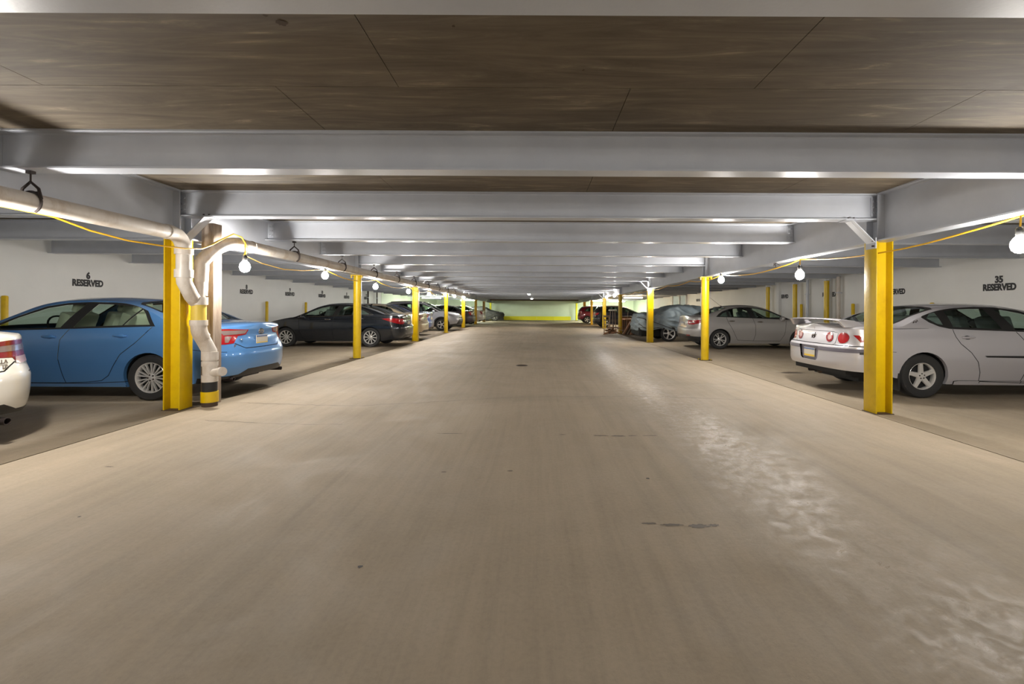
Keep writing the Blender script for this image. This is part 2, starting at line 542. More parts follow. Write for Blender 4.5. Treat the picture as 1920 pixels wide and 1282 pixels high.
# ------------------------------------------------------------------ ceiling: slab, beams, girders
ceil = tag(link('ceiling', None), kind='structure')
def ibeam(name, p0, p1, fw, depth, parent, tf=.014, tw=.012):
    """I-section, top of section on the line p0-p1 (along x or y)"""
    p0 = Vector(p0); p1 = Vector(p1)
    d = (p1 - p0).normalized()
    side = Vector((0, 0, 1)).cross(d).normalized()
    prof = [(-fw / 2, 0), (fw / 2, 0), (fw / 2, -tf), (tw / 2 + .012, -tf), (tw / 2, -tf - .012), (tw / 2, -depth + tf + .012), (tw / 2 + .012, -depth + tf), (fw / 2, -depth + tf), (fw / 2, -depth),
            (-fw / 2, -depth), (-fw / 2, -depth + tf), (-tw / 2 - .012, -depth + tf), (-tw / 2, -depth + tf + .012), (-tw / 2, -tf - .012), (-tw / 2 - .012, -tf), (-fw / 2, -tf)]
    vs = [p0 + side * a + Vector((0, 0, c)) for a, c in prof] + [p1 + side * a + Vector((0, 0, c)) for a, c in prof]
    n = len(prof)
    fs = [tuple(range(n)), tuple(range(2 * n - 1, n - 1, -1))] + [(i, i + n, (i + 1) % n + n, (i + 1) % n) for i in range(n)]
    return MB().add(vs, fs).build(name, M['steel'], parent, smooth=30)
BEAMY = [-6.0, -4.0, -2.05, -0.1, 1.77] + [5.94 + S / 3 * k for k in range(-1, 22)]
for y in BEAMY:
    zt_ = slab_z(y)
    for (xa, xb) in ((-WALL, XL - .008), (XL + .008, XR - .008), (XR + .008, WALL)):
        ibeam('steel_beam', (xa, y, zt_), (xb, y, zt_), .175, .335, ceil)
# concrete slab in formwork panels between the beams
ys = sorted(BEAMY)
edges = [Y0] + ys + [Y1]
def slab_panel(x0, x1, ya, yb, m):
    vs = [(x0, ya, slab_z(ya)), (x1, ya, slab_z(ya)), (x1, yb, slab_z(yb)), (x0, yb, slab_z(yb))]
    vs += [(x, y, z + .12) for x, y, z in vs]
    MB().add(vs, [(0, 1, 2, 3), (7, 6, 5, 4), (0, 4, 5, 1), (1, 5, 6, 2), (2, 6, 7, 3), (3, 7, 4, 0)]).build('slab_panel', m, ceil, smooth=0)
rnd = random.Random(11)
for a, c in zip(edges, edges[1:]):
    near = (a > 0 and a < 6.5)
    if near:
        ym = a + (c - a) * (0.62 if a < 3 else 0.5)
        for k, (ya, yb) in enumerate(((a, ym - .002), (ym + .002, c))):
            off = -0.5 if k else 0.35
            xs = [-WALL] + [-6.2 + off, -3.75 + off, -1.3 + off, 1.15 + off, 3.6 + off, 6.05 + off] + [WALL]
            for x0, x1 in zip(xs, xs[1:]):
                slab_panel(x0 + .0025, x1 - .0025, ya, yb, M['slab'])
    else:
        for x0, x1 in ((-WALL, XL), (XL, XR), (XR, WALL)):
            slab_panel(x0, x1, a, c, M['slab'])
b = MB(); b.box((0, (Y0 + Y1) / 2, 3.15), (2 * WALL + .4, Y1 - Y0, .1)); b.build('upper_deck', M['slab'], ceil, smooth=0)
# main girders along both column lines, one length per pair of columns
def girder(x, ya, yb):
    return ibeam('steel_girder', (x, ya, slab_z(ya) - .001), (x, yb, slab_z(yb) - .001), .20, .615, ceil, .018, .013)
def bolt(mb, p, axis, r=.016, h=.016):
    mb.lathe([(r, 0), (r, h), (r * .6, h)], axis, p, 6)
for x, sg in ((XL, 1), (XR, -1)):
    cuts = [Y0, COLY[0], COLY[2], COLY[4], COLY[6], Y1]
    for a, c in zip(cuts, cuts[1:]):
        g = girder(x, a + .006, c - .006)
    # splice / end plates with bolts where beams meet the girder
    for i, y in enumerate(BEAMY):
        if y < 5 or y > 34: continue
        b = MB()
        z0 = beam_z(y)
        b.box((x + sg * .065, y - .012, z0 + .175), (.10, .012, .24))
        for k in range(3):
            for q in (0.045, 0.085):
                bolt(b, (x + sg * q, y - .034, z0 + .10 + k * .075), 'y')
        b.build('bolted_plate', M['steel'], ceil, smooth=30)
    for y in COLY[:6]:
        for dy in (-.1, .1):
            b = MB()
            b.box((x, y + dy, gird_z(y) + .31), (.186, .012, .575))
            b.build('stiffener', M['steel'], ceil, smooth=0)

for (px, py, rx, ry, sd) in ((-1.37, 2.44, .035, .03, 31), (-1.42, 2.38, .016, .012, 32), (-.45, 2.46, .012, .012, 33), (.3, 2.9, .01, .01, 34)):
    blot('rust_stain', px, py, rx, ry, M['rust'], sd, ceil, z=slab_z(py) - .0025)
# ------------------------------------------------------------------ columns
def h_column(x, y, label, brace=True, sg=1, m=None):
    t = thing('steel_column', label, 'column', (x, y, 0), group='columns along the aisle')
    zt_ = gird_z(y)
    b = MB()
    d, w_, tf = .215, .22, .016
    for s_ in (-1, 1):
        b.box((s_ * (d / 2 - tf / 2), 0, zt_ / 2), (tf, w_, zt_))
    b.build('flange', m or M['yellow'], t, bevel=.003)
    b = MB(); b.box((0, 0, zt_ / 2), (d - 2 * tf, .012, zt_)); b.build('web', m or M['yellow'], t, smooth=0)
    b = MB(); b.box((0, 0, .004), (d + .03, w_ + .02, .008)); b.build('base_plate', M['rust'], t, smooth=0)
    if brace:
        b = MB()
        p1 = Vector((sg * .11, 0, zt_ - .02)); p0 = Vector((sg * .40, 0, beam_z(y) - .01))
        b.bar(p1, p0, .012, .10, (0, 1, 0)); 
        b.bar(p1 + Vector((0, -.05, 0)), p0 + Vector((0, -.05, 0)), .10, .010, (0, 0, 1))
        b.build('knee_brace', M['steel'], t, smooth=0)
        b = MB(); b.box((sg * .115, -.02, zt_ - .02), (.012, .18, .14)); b.box((sg * .42, -.02, beam_z(y) - .006), (.15, .16, .010)); b.build('brace_plate', M['steel'], t, smooth=0)
        b = MB()
        for q in (0, .07):
            bolt(b, (sg * (.37 + q), -.06, beam_z(y) + .012), 'z', .013, .02)
            bolt(b, (sg * (.125), -.08, zt_ - .06 + q), 'x', .013, sg * .02)
        b.build('bolt', M['iron'], t, smooth=0)
    return t
def pipe_column(x, y, label, m=None):
    t = thing('pipe_column', label, 'column', (x, y, 0), group='columns along the aisle')
    zt_ = gird_z(y)
    b = MB(); b.lathe([(.098, .012), (.098, zt_ - .014)], 'z', n=28); b.build('shaft', m or M['yellow'], t)
    b = MB(); b.box((0, 0, zt_ - .007), (.30, .20, .014)); b.build('cap_plate', m or M['yellow'], t, smooth=0)
    b = MB()
    for s_ in (-1, 1):
        b.box((s_ * .135, -.05, zt_ - .045), (.03, .03, .06))
    b.build('cap_clip', m or M['yellow'], t, smooth=0)
    b = MB(); b.box((0, 0, .006), (.30, .24, .012)); b.build('base_plate', M['rust'], t, smooth=0)
    b = MB()
    for sx in (-1, 1):
        for sy in (-1, 1):
            bolt(b, (sx * .125, sy * .09, .012), 'z', .014, .022)
    b.build('bolt', m or M['yellow'], t, smooth=0)
    return t
h_column(XL, COLY[0], 'yellow steel H-section column beside the white drain stack and blue sedan', True, 1)
pipe_column(XL + .03, COLY[1], 'round yellow pipe column in front of the black sedan')
h_column(XL, COLY[2], 'yellow H-section column in front of the pale gold sedan', True, 1)
pipe_column(XL + .03, COLY[3], 'round yellow pipe column in front of the silver SUV wheel')
h_column(XL, COLY[4], 'yellow column just past the nose of the silver SUV', True, 1)
pipe_column(XL + .03, COLY[5], 'dull ochre pipe column before the pearl white sedan', M['ochre'])  # yellow column out of the light, its shade put into the ochre
h_column(XL, COLY[6], 'dull brownish column deep in the left row, past the pearl white sedan', True, 1, mat('unlit yellow paint', srgb(138, 104, 40), .55))  # brown is yellow paint left unlit, shade put into the colour
pipe_column(XL + .03, COLY[7] - .1, 'lime yellow column at the far wall beside the dark covered car', M['lime_yellow'])
h_column(XR, COLY[0], 'yellow steel H-section column in front of the silver spoiler sedan', True, -1)
pipe_column(XR - .06, COLY[1], 'round yellow pipe column in front of the grey sedan tail')
h_column(XR, COLY[2], 'yellow H-section column in front of the car under a grey cover', True, -1)
pipe_column(XR - .06, COLY[3], 'round yellow pipe column standing in the scrap wood heap')
h_column(XR, COLY[4], 'chipped yellow column beside the black hatchback wheel', True, -1)
pipe_column(XR - .06, COLY[5] + .2, 'orange yellow column between maroon hatchback and black hatchback', M['ochre'])
h_column(XR, COLY[6], 'ochre column behind the maroon hatchback roof', True, -1, M['ochre'])
pipe_column(XR - .2, COLY[7] - .1, 'lime yellow column at the far wall left of the maroon hatchback', M['lime_yellow'])

# far wall guard kerb
t = thing('wheel_guard', 'long lime yellow guard kerb along the foot of the far wall', 'kerb', (0.15, 47.9, 0))
for k in range(4):
    b = MB(); b.box((-2.7 + k * 1.8, 0, .2), (1.79, .25, .4)); b.build('kerb_block', M['lime_yellow'], t, smooth=0, bevel=.01)

# wall bollards between the bays and tall wall posts on the right
def bollard(x, y, label, group=None, h=1.53, r=.052):
    t = thing('bollard', label, 'bollard', (x, y, 0), group=group or 'yellow bollards along the side walls')
    b = MB(); b.lathe([(r, 0), (r, h - .03), (r * .8, h - .008), (.001, h)], 'z', n=16); b.build('post', M['yellow'], t)
    b = MB(); b.box((0, 0, .005), (.16, .16, .01)); b.build('base_plate', M['yellow'], t, smooth=0)
bollard(-10.38, 8.9, 'thin yellow bollard at left photo edge, by the wall beyond the white sedan')
bollard(-10.38, 11.8, 'thin yellow bollard seen through the blue sedan rear window')
bollard(-10.38, 17.6, 'thin yellow bollard at the left wall above the blue sedan tail')
bollard(-10.38, 20.6, 'thin yellow bollard at the left wall above the black sedan bonnet')
bollard(10.38, 14.86, 'short yellow bollard at the right wall above the spoiler sedan rear window')
bollard(10.38, 17.75, 'short yellow bollard at the right wall beside tall wall posts')
bollard(10.38, 11.9, 'yellow bollard at the right wall seen through the silver spoiler sedan')
def wall_post(x, y, label):
    t = thing('wall_post', label, 'post', (x, y, 0), group='tall yellow posts at the right wall')
    h = beam_z(y) - .02
    b = MB(); b.lathe([(.082, 0.01), (.082, h - .05)], 'z', n=18); b.build('shaft', M['yellow'], t)
    b = MB(); b.box((0, 0, h - .03), (.2, .2, .04)); b.build('cap_plate', M['steel'], t, smooth=0)
    b = MB(); b.box((0, 0, .005), (.2, .2, .01)); b.build('base_plate', M['yellow'], t, smooth=0)
wall_post(10.2, 15.93, 'tall yellow wall post standing in front of RESERVED lettering')
wall_post(10.2, 17.87, 'tall yellow wall post behind the grey sedan bonnet')
wall_post(10.2, 19.95, 'tall yellow wall post above the grey sedan roof')
def riser(x, y, r, h, label, m):
    t = thing('wall_pipe', label, 'pipe', (x, y, 0))
    b = MB(); b.lathe([(r, 0), (r, h)], 'z', n=12); b.build('pipe', m, t)
    for z in (.8, 1.9):
        b = MB(); b.box((0, 0, z), (2.6 * r, 2.6 * r, .03)); b.build('clamp', M['steel'], t, smooth=0)
riser(10.38, 17.35, .05, 2.45, 'grey vertical pipe on the right wall between the tall yellow posts', M['steel'])
riser(10.36, 15.55, .06, 2.45, 'pale vertical pipe on the right wall next to the nearest tall post', M['pvc'])
riser(-10.4, 28.3, .05, 2.3, 'dark vertical pipe on the left wall above the black sedan, nearer of two', M['iron'])
riser(-10.4, 29.9, .04, 2.3, 'dark vertical pipe on the left wall above the pale gold sedan', M['iron'])

# ------------------------------------------------------------------ drain pipes on the left
def arc(p0, p1, p2, n=8):
    p0, p1, p2 = Vector(p0), Vector(p1), Vector(p2)
    return [(p0 * (1 - t) ** 2 + p1 * 2 * t * (1 - t) + p2 * t * t) for t in [i / n for i in range(n + 1)]]
RP = .083
t = thing('drain_pipe', 'white plastic drain pipe running overhead to the left of the first left column', 'pipe', (-4.42, 5.72, 0))
def rel(o, pts): return [Vector(p) - Vector(o.location) for p in pts]
PX = -4.42
b = MB(); b.tube(rel(t, [(PX, -6.0, 2.31), (PX, 5.50, 2.235)]), RP, 20); b.build('pipe', M['pvc'], t)
b = MB(); b.tube(rel(t, arc((PX, 5.48, 2.235), (PX, 5.72, 2.235), (PX, 5.72, 2.0))), RP * 1.03, 20); b.build('elbow', M['pvc'], t)
b = MB(); b.tube(rel(t, [(PX, 5.72, 2.06), (PX, 5.72, 1.75)]), RP, 20); b.build('pipe', M['pvc'], t)
for (za, zb) in ((2.06, 1.99), (1.80, 1.70)):
    b = MB(); b.tube(rel(t, [(PX, 5.72, za), (PX, 5.72, zb)]), RP * 1.2, 20); b.build('coupling', M['pvc'], t)
b = MB(); b.tube(rel(t, [(PX, 5.44, 2.236), (PX, 5.50, 2.235)]), RP * 1.1, 20); b.build('coupling', M['pvc'], t)
b = MB(); b.tube(rel(t, [(PX, 5.72, 1.72), (PX, 5.73, 1.64), (PX - .01, 5.86, 1.47), (PX - .015, 5.95, 1.40)]), RP, 20); b.build('elbow', M['pvc'], t)
def hanger(parent, x, y, z, ztop):
    b = MB()
    o = Vector(parent.location)
    ring = [Vector((x + 1.0 * .095 * math.cos(a), y, z + .095 * math.sin(a))) - o for a in [PI * (1.0 - 1.35 * i / 14) for i in range(-1, 15)]]
    b.tube(ring, .011, 6)
    top = Vector((x, y, z + .18)) - o
    b.tube([Vector((x - .095, y, z + .03)) - o, Vector((x - .07, y, z + .12)) - o, top, Vector((x + .07, y, z + .12)) - o, Vector((x + .095, y, z + .03)) - o], .012, 6)
    b.tube([Vector((x - .085, y, z + .09)) - o, Vector((x + .085, y, z + .09)) - o], .006, 6)
    b.tube([top, Vector((x, y, ztop)) - o], .007, 6)
    b.box(Vector((x, y, ztop)) - o, (.05, .04, .05))
    b.build('hanger', M['iron'], parent)
hanger(t, PX, 3.98, 2.245, beam_z(3.98))
hanger(t, PX, 1.90, 2.26, beam_z(1.9))

t = thing('drain_pipe', 'white plastic drain pipe with hangers running down the left column row to the stack', 'pipe', (-4.22, 6.2, 0))
QX = -4.22
zq = lambda y: 2.225 - .007 * (y - 6.2)
b = MB(); b.tube(rel(t, [(QX, 6.5, zq(6.5)), (QX, 29.0, zq(29))]), RP, 20); b.build('pipe', M['pvc'], t)
b = MB(); b.tube(rel(t, arc((QX, 6.52, zq(6.5)), (QX, 6.1, zq(6.2) + .02), (-4.415, 6.02, 1.93), 10)), RP * 1.03, 20); b.build('elbow', M['pvc'], t)
b = MB(); b.tube(rel(t, [(QX, 6.46, zq(6.5)), (QX, 6.54, zq(6.5))]), RP * 1.12, 20); b.build('coupling', M['pvc'], t)
b = MB(); b.tube(rel(t, [(QX, 6.75, zq(6.7)), (QX, 6.77, zq(6.7))]), RP * 1.1, 20); b.build('coupling', M['pvc'], t)
b = MB(); b.tube(rel(t, [(-4.415, 6.02, 1.95), (-4.42, 6.0, 1.48)]), RP, 20); b.build('pipe', M['pvc'], t)
for k, y in enumerate((7.96, 9.92, 11.9, 13.85, 15.8, 17.75, 19.7, 21.7, 23.6)):
    hanger(t, QX, y, zq(y), beam_z(y))

t = thing('drain_stack', 'white plastic soil stack with yellow band, side cleanout and yellow foot beside left column', 'pipe', (-4.37, 6.06, 0))
UX, UY = -4.415, 5.97
def seg(name, pts, r, m, radii=None, n=20):
    b = MB(); b.tube(rel(t, pts), r, n, radii=radii); return b.build(name, m, t)
seg('coupling', [(UX + .02, UY, 1.66), (UX + .02, UY, 1.60)], .062, M['pvc'])
seg('pipe', [(UX + .02, UY, 1.62), (UX + .02, UY, 1.44)], .055, M['pvc'])
seg('coupling', [(UX, UY, 1.46), (UX, UY, 1.36)], RP * 1.22, M['pvc'])
seg('yellow_band', [(UX, UY, 1.37), (UX, UY, 1.15)], RP * 1.03, M['stained_pvc'])
seg('coupling', [(UX, UY, 1.16), (UX, UY, 1.09)], RP * 1.22, M['pvc'])
DX, DY = -4.488, 6.12
seg('elbow', arc((UX, UY, 1.10), (UX, UY, .98), (UX + .015, UY + .06, .92)), RP * 1.1, M['pvc'])
seg('elbow', [(UX + .005, UY + .03, .96), (DX + .11, DY, .74), (DX + .115, DY, .66)], RP * 1.04, M['pvc'])
EX = DX + .115
seg('coupling', [(EX, DY, .73), (EX, DY, .62)], RP * 1.17, M['pvc'])
seg('pipe', [(EX, DY, .63), (EX, DY, .36)], RP * 1.03, M['pvc'])
seg('coupling', [(EX, DY, .60), (EX, DY, .54)], RP * 1.15, M['pvc'])
seg('coupling', [(EX, DY, .42), (EX, DY, .33)], RP * 1.15, M['pvc'])
seg('cleanout', [(EX + .05, DY - .02, .45), (EX + .21, DY - .08, .475)], .052, M['pvc'])
seg('cleanout_cap', [(EX + .19, DY - .072, .472), (EX + .235, DY - .09, .479)], .06, M['pvc'])
seg('rubber_joint', [(EX, DY, .34), (EX, DY, .18)], RP * 1.05, M['rubber'])
seg('yellow_foot', [(EX, DY, .20), (EX, DY, .06)], RP * 1.24, M['yellow'])
seg('iron_base', [(EX, DY, .07), (EX, DY, .0)], RP * 1.1, M['rust'])

t = thing('timber_post', 'weathered grey brown timber post behind the white soil stack', 'post', (-4.49, 6.31, 0))
b = MB(); b.box((0, 0, 1.24), (.17, .17, 2.48)); b.build('post', M['timber'], t, smooth=0, bevel=.008)
b = MB(); b.tube([(-.02, -.088, 2.02), (.0, -.11, 1.99), (.03, -.1, 2.02)], .006, 6); b.build('hook', M['iron'], t)

# ------------------------------------------------------------------ string lights
BULB = None
def lamp(x, y, z, label, top, r=.068, group=None):
    global BULB
    t = thing('hanging_lamp', label, 'lamp', (x, y, z), group=group or 'bare bulbs hanging along the girders')
    if BULB is None:
        pr = [(.001, -r * 1.15), (r * .5, -r * 1.02), (r * .85, -r * .65), (r, -r * .1), (r * .95, r * .4), (r * .7, r * .85), (r * .42, r * 1.15), (r * .36, r * 1.3)]
        b = MB(); b.lathe(pr, 'z', n=14)
        BULB = b.mesh('bulb', M['bulb'])
        SOCK_ = MB(); SOCK_.lathe([(r * .40, r * 1.2), (r * .48, r * 1.35), (r * .48, r * 2.1), (r * .3, r * 2.4)], 'z', n=12)
        lamp.sock = SOCK_.mesh('socket', M['black'])
    link('bulb', BULB, t)
    link('socket', lamp.sock, t)
    b = MB(); b.tube([(0, 0, r * 2.3), (.004, 0, max(top - z, r * 2.3 + .03))], .008, 6); b.build('drop_cord', M['cord'], t)
    return t
LL = [(3.80, 1.79, 'lit bare bulb at the left photo edge, over the white sedan'), (6.42, 1.90, 'lit bare bulb right of the drain stack, over the blue sedan boot'),
      (9.95, 2.02, 'lit bare bulb above the black sedan bonnet'), (13.1, 1.92, 'lit bare bulb just right of the round column by the black sedan'),
      (16.5, 1.90, 'lit bare bulb against the column by the pale gold sedan'), (19.7, 1.89, 'lit bare bulb above the silver SUV windscreen'),
      (23.2, 1.97, 'lit bare bulb above the round column by the SUV wheel'), (25.95, 1.96, 'lit bare bulb above the silver SUV nose'), (29.1, 1.95, 'lit bare bulb farthest down the left row'),
      (-1.7, 1.9, 'lit bare bulb out of frame on the left, beside the camera'), (-4.6, 1.9, 'lit bare bulb out of frame left, first behind the camera'), (-7.4, 1.9, 'lit bare bulb out of frame left, last behind the camera')]
LR = [(4.13, 1.94, 'lit bare bulb at the right photo edge, over the silver spoiler sedan'), (7.57, 1.91, 'lit bare bulb left of the first right column, above the tall wall posts'),
      (10.77, 2.02, 'lit bare bulb above the grey sedan, right of the round column'), (17.5, 2.01, 'lit bare bulb on the column by the covered car'),
      (25.3, 2.03, 'lit bare bulb above the scrap wood heap column'), (28.1, 2.0, 'lit bare bulb farthest down the right row, by the chipped column'),
      (-1.7, 1.95, 'lit bare bulb out of frame on the right, beside the camera'), (-4.6, 1.95, 'lit bare bulb out of frame right, first behind the camera'), (-7.4, 1.95, 'lit bare bulb out of frame right, last behind the camera')]
LX, RX = -4.60, 4.40
for y, z, lb in LL:
    lamp(-4.10 if abs(y - 6.42) < .01 else LX, y, z, lb, 2.26 if abs(y - 6.42) < .01 else gird_z(y) - .02)
for y, z, lb in LR:
    lamp(RX, y, z, lb, gird_z(y) - .03)
def cord(label, x, lamps, m, seed, sag=.13, route=False):
    r = random.Random(seed)
    pts = []
    lead = [(-4.60, 3.80, 2.2), (-4.58, 4.3, 2.19), (-4.55, 4.65, 2.11), (-4.48, 5.0, 2.06), (-4.36, 5.3, 2.045), (-4.30, 5.6, 2.05), (-4.29, 5.85, 2.08), (-4.27, 6.0, 2.15), (-4.20, 6.12, 2.25), (-4.15, 6.25, 2.335), (-4.11, 6.36, 2.31), (-4.098, 6.42, 2.24), (-4.11, 6.5, 2.15), (-4.2, 6.6, 2.11), (-4.36, 6.8, 2.11), (-4.5, 7.2, 2.10), (-4.57, 7.6, 2.06), (-4.6, 8.3, 2.02), (-4.6, 9.0, 2.05), (-4.6, 9.95, 2.15)] if route else []
    ys_ = sorted(l[0] for l in lamps if not (route and abs(l[0] - 6.42) < .01))
    stops = []
    for a, c in zip(ys_, ys_[1:]):
        n = max(1, round((c - a) / 2.6))
        for i in range(n):
            stops.append(a + (c - a) * i / n)
    stops.append(ys_[-1])
    for a, c in zip(stops, stops[1:]):
        if route and a > 3.5 and c < 10.2:
            if a < 4: pts += lead
            continue
        sg = sag * r.uniform(.6, 1.25) * (c - a) / 2.9
        for i in range(10):
            u = i / 10
            y = a + (c - a) * u
            pts.append((x + .012 * math.sin(y * 5), y, gird_z(y) - .03 - sg * 4 * u * (1 - u)))
    pts.append((x, stops[-1], gird_z(stops[-1]) - .03))
    b = MB(); b.tube(pts, .0095, 6)
    return tag(b.build('light_cord', m), label, 'cord')
cord('yellow light cord sagging from bulb to bulb along the left girder', LX, LL, M['cord'], 1, route=True)
cord('yellow light cord sagging from bulb to bulb along the right girder', RX + .02, LR, M['cord'], 2, .09)
# tape knots
for x, y, lb in ((RX, 8.35, 'tangle of dark wire ends on the right girder beyond the first column'),):
    b = MB()
    r = random.Random(4)
    z = gird_z(y) - .02
    for k in range(7):
        a = r.uniform(0, 2 * PI)
        b.tube([(x, y, z), (x + .05 * math.cos(a), y + .06 * math.sin(a), z + r.uniform(-.03, .06)), (x + .12 * math.cos(a), y + .1 * math.sin(a), z + r.uniform(-.09, .07))], .006, 5)
    tag(b.build('wire_tangle', M['iron']), lb, 'wire')
# fluorescent battens and ceiling lamps deep in the garage
def batten(x, y, z, ln, label, tube, along='x'):
    t = thing('ceiling_batten', label, 'lamp', (x, y, z), 0 if along == 'x' else PI / 2, 'fluorescent battens deep in the garage')
    b = MB(); b.box((0, 0, .05), (ln, .13, .06)); b.build('housing', M['wall'], t, smooth=0, bevel=.006)
    for s_ in (-1, 1):
        b = MB(); b.tube([(-ln / 2 + .03, s_ * .035, .0), (ln / 2 - .03, s_ * .035, .0)], .018, 8); b.build('tube', tube, t)
    b = MB()
    for q in (-.35, .35):
        b.tube([(q * ln, 0, .07), (q * ln, 0, beam_z(y) - z)], .005, 5)
    b.build('rod', M['iron'], t)
batten(-6.3, 43.0, 1.98, 1.5, 'lit fluorescent batten over the far left bays', M['tube'])
batten(-8.2, 36.0, 2.04, 1.5, 'lit fluorescent batten over the pearl white sedan', M['tube'])
batten(5.7, 42.5, 1.98, 1.5, 'lit fluorescent batten over the far right bays beyond the maroon hatchback', M['tube'])
batten(8.0, 44.5, 1.96, 1.5, 'lit fluorescent batten by the far right corner', M['tube'])
batten(6.9, 32.0, 2.06, 1.3, 'warm lit batten over the black hatchback', M['warm_tube'])
def dome(x, y, label):
    z = beam_z(y) - .01
    t = thing('dome_lamp', label, 'lamp', (x, y, z), group='dome lamps mid aisle')
    b = MB(); b.lathe([(.16, 0), (.16, -.03), (.12, -.05), (.1, -.05)], 'z', n=20); b.build('shade', M['steel'], t)
    b = MB(); b.lathe([(.09, -.045), (.085, -.08), (.05, -.105), (.001, -.115)], 'z', n=16); b.build('bulb', M['bulb_far'], t)
M['bulb_far'] = mat('lit dome', (1, 1, 1, 1), 0.3, emit=(1.0, 0.9, 0.75, 1), strength=BULB_POWER * .35)
dome(-0.4, 29.55, 'lit dome lamp under the ceiling mid aisle, nearer of two')
dome(-0.3, 39.4, 'lit dome lamp under the ceiling mid aisle, farther of two')
# conduit and pipes at the far end of the ceiling
for x0, x1, y, r_, lb in ((-4.4, 4.2, 44.2, .06, 'rusty brown pipe crossing the aisle under the far ceiling'),):
    b = MB(); b.tube([(x0, y, beam_z(y) - .07), (x1, y, beam_z(y) - .07)], r_, 12)
    tag(b.build('cross_pipe', M['rust']), lb, 'pipe')
# ------------------------------------------------------------------ car builder
def curve(pts):
    """monotone cubic through the points"""
    p = np.array(sorted(pts), float)
    x, y = p[:, 0], p[:, 1]
    h = np.diff(x); d = np.diff(y) / h
    m = np.zeros(len(x))
    m[0], m[-1] = d[0], d[-1]
    for i in range(1, len(x) - 1):
        if d[i - 1] * d[i] > 0:
            w1 = 2 * h[i] + h[i - 1]; w2 = h[i] + 2 * h[i - 1]
            m[i] = (w1 + w2) / (w1 / d[i - 1] + w2 / d[i])
    def f(q):
        q = np.clip(np.asarray(q, float), x[0], x[-1])
        i = np.clip(np.searchsorted(x, q) - 1, 0, len(h) - 1)
        t = (q - x[i]) / h[i]
        t2 = t * t; t3 = t2 * t
        return (2 * t3 - 3 * t2 + 1) * y[i] + (t3 - 2 * t2 + t) * h[i] * m[i] + (-2 * t3 + 3 * t2) * y[i + 1] + (t3 - t2) * h[i] * m[i + 1]
    return f

def car_shell(P, nu=104, nv=15, nside=8):
    L, W = P['L'], P['W']
    rr, rf, nexp = P.get('rr', .55), P.get('rf', .75), P.get('n', 3.0)
    tr, tf = P.get('taper_r', .06), P.get('taper_f', .07)
    def half(x):
        b = np.ones_like(x)
        q = np.clip(1 - x / rr, 0, 1); b *= (1 - q ** nexp) ** (1 / nexp)
        q = np.clip(1 - (L - x) / rf, 0, 1); b *= (1 - q ** nexp) ** (1 / nexp)
        u = np.clip((1.6 - x) / 1.6, 0, 1); b *= 1 - tr * u ** 2
        u = np.clip((x - (L - 1.7)) / 1.7, 0, 1); b *= 1 - tf * u ** 2
        return b * W / 2
    th = np.linspace(0, PI / 2, 260)
    xr_ = rr * (1 - np.cos(th) ** (2 / nexp)); xf_ = (L - rf * (1 - np.cos(th) ** (2 / nexp)))[::-1]
    xs = np.concatenate([xr_, np.linspace(rr, L - rf, 500)[1:-1], xf_])
    ys = half(xs)
    dens = 1 + 0.9 * (np.clip(1 - xs / .8, 0, 1) + np.clip(1 - (L - xs) / .9, 0, 1)) + .35 * ((xs > 1.0) & (xs < L - 1.2))
    ds = np.hypot(np.diff(xs), np.diff(ys)) * (dens[1:] + dens[:-1]) / 2
    s = np.concatenate([[0], np.cumsum(ds)]); s /= s[-1]
    u = np.linspace(0, 1, nu)
    xo = np.interp(u, s, xs); yo = np.interp(u, s, ys)
    zs_f, zt_f, zb_f = curve(P['belt']), curve(P['top']), curve(P['bottom'])
    sw_f, rp_f, fp_f = curve(P['side']), curve(P['rear']), curve(P['front'])
    zs, zb = zs_f(xo), zb_f(xo)
    wr = np.clip(1 - xo / 1.0, 0, 1) ** 1.3; wf = np.clip(1 - (L - xo) / 1.1, 0, 1) ** 1.3
    rows = []
    svals = np.linspace(0, 1, nv)
    for sv in svals:
        z = zb + (zs - zb) * sv
        x = xo + rp_f(z) * wr - fp_f(z) * wf
        y = yo * sw_f(z)
        rows.append(np.stack([x, y, z], 1))
    xs_, ys_ = rows[-1][:, 0], rows[-1][:, 1]
    zt = np.maximum(zt_f(xs_), zs + .001)
    hgt = zt - zs
    crown = np.minimum(.72 * hgt, P.get('crown', .06))
    hw = hgt - crown
    tum = P.get('tumble', .56)
    y1 = np.maximum(ys_ - tum * hw - .02 * np.clip(hw / .2, 0, 1), ys_ * .3)
    z1 = zs + hw
    for k in range(1, nside + 1):
        t = k / nside
        y = ys_ + (y1 - ys_) * t + hw * .07 * 4 * t * (1 - t)
        z = zs + hw * t
        rows.append(np.stack([xs_, y, z], 1))
    for q in (.985, .95, .89, .8, .68, .52, .35, .17, 0.0):
        y = y1 * q
        z = z1 + crown * (1 - q ** 2.6)
        rows.append(np.stack([xs_, y, z], 1))
    bm = bmesh.new()
    zone = bm.faces.layers.int.new('zone'); part = bm.faces.layers.int.new('part')
    grid = [[bm.verts.new(p) for p in r] for r in rows]
    for j in range(len(rows) - 1):
        zn = 0 if j < nv - 1 else (1 if j < nv - 1 + nside else 2)
        for i in range(nu - 1):
            f = bm.faces.new((grid[j][i], grid[j][i + 1], grid[j + 1][i + 1], grid[j + 1][i]))
            f[zone] = zn
            f.smooth = True
    bmesh.ops.remove_doubles(bm, verts=bm.verts, dist=1e-5)
    bmesh.ops.dissolve_degenerate(bm, edges=bm.edges, dist=1e-5)
    bm.normal_update()
    # outward normals
    c = Vector((L / 2, 0, .6))
    tot = sum(((f.calc_center_median() - c).dot(f.normal)) * f.calc_area() for f in bm.faces)
    if tot < 0:
        bmesh.ops.reverse_faces(bm, faces=bm.faces)
    return bm

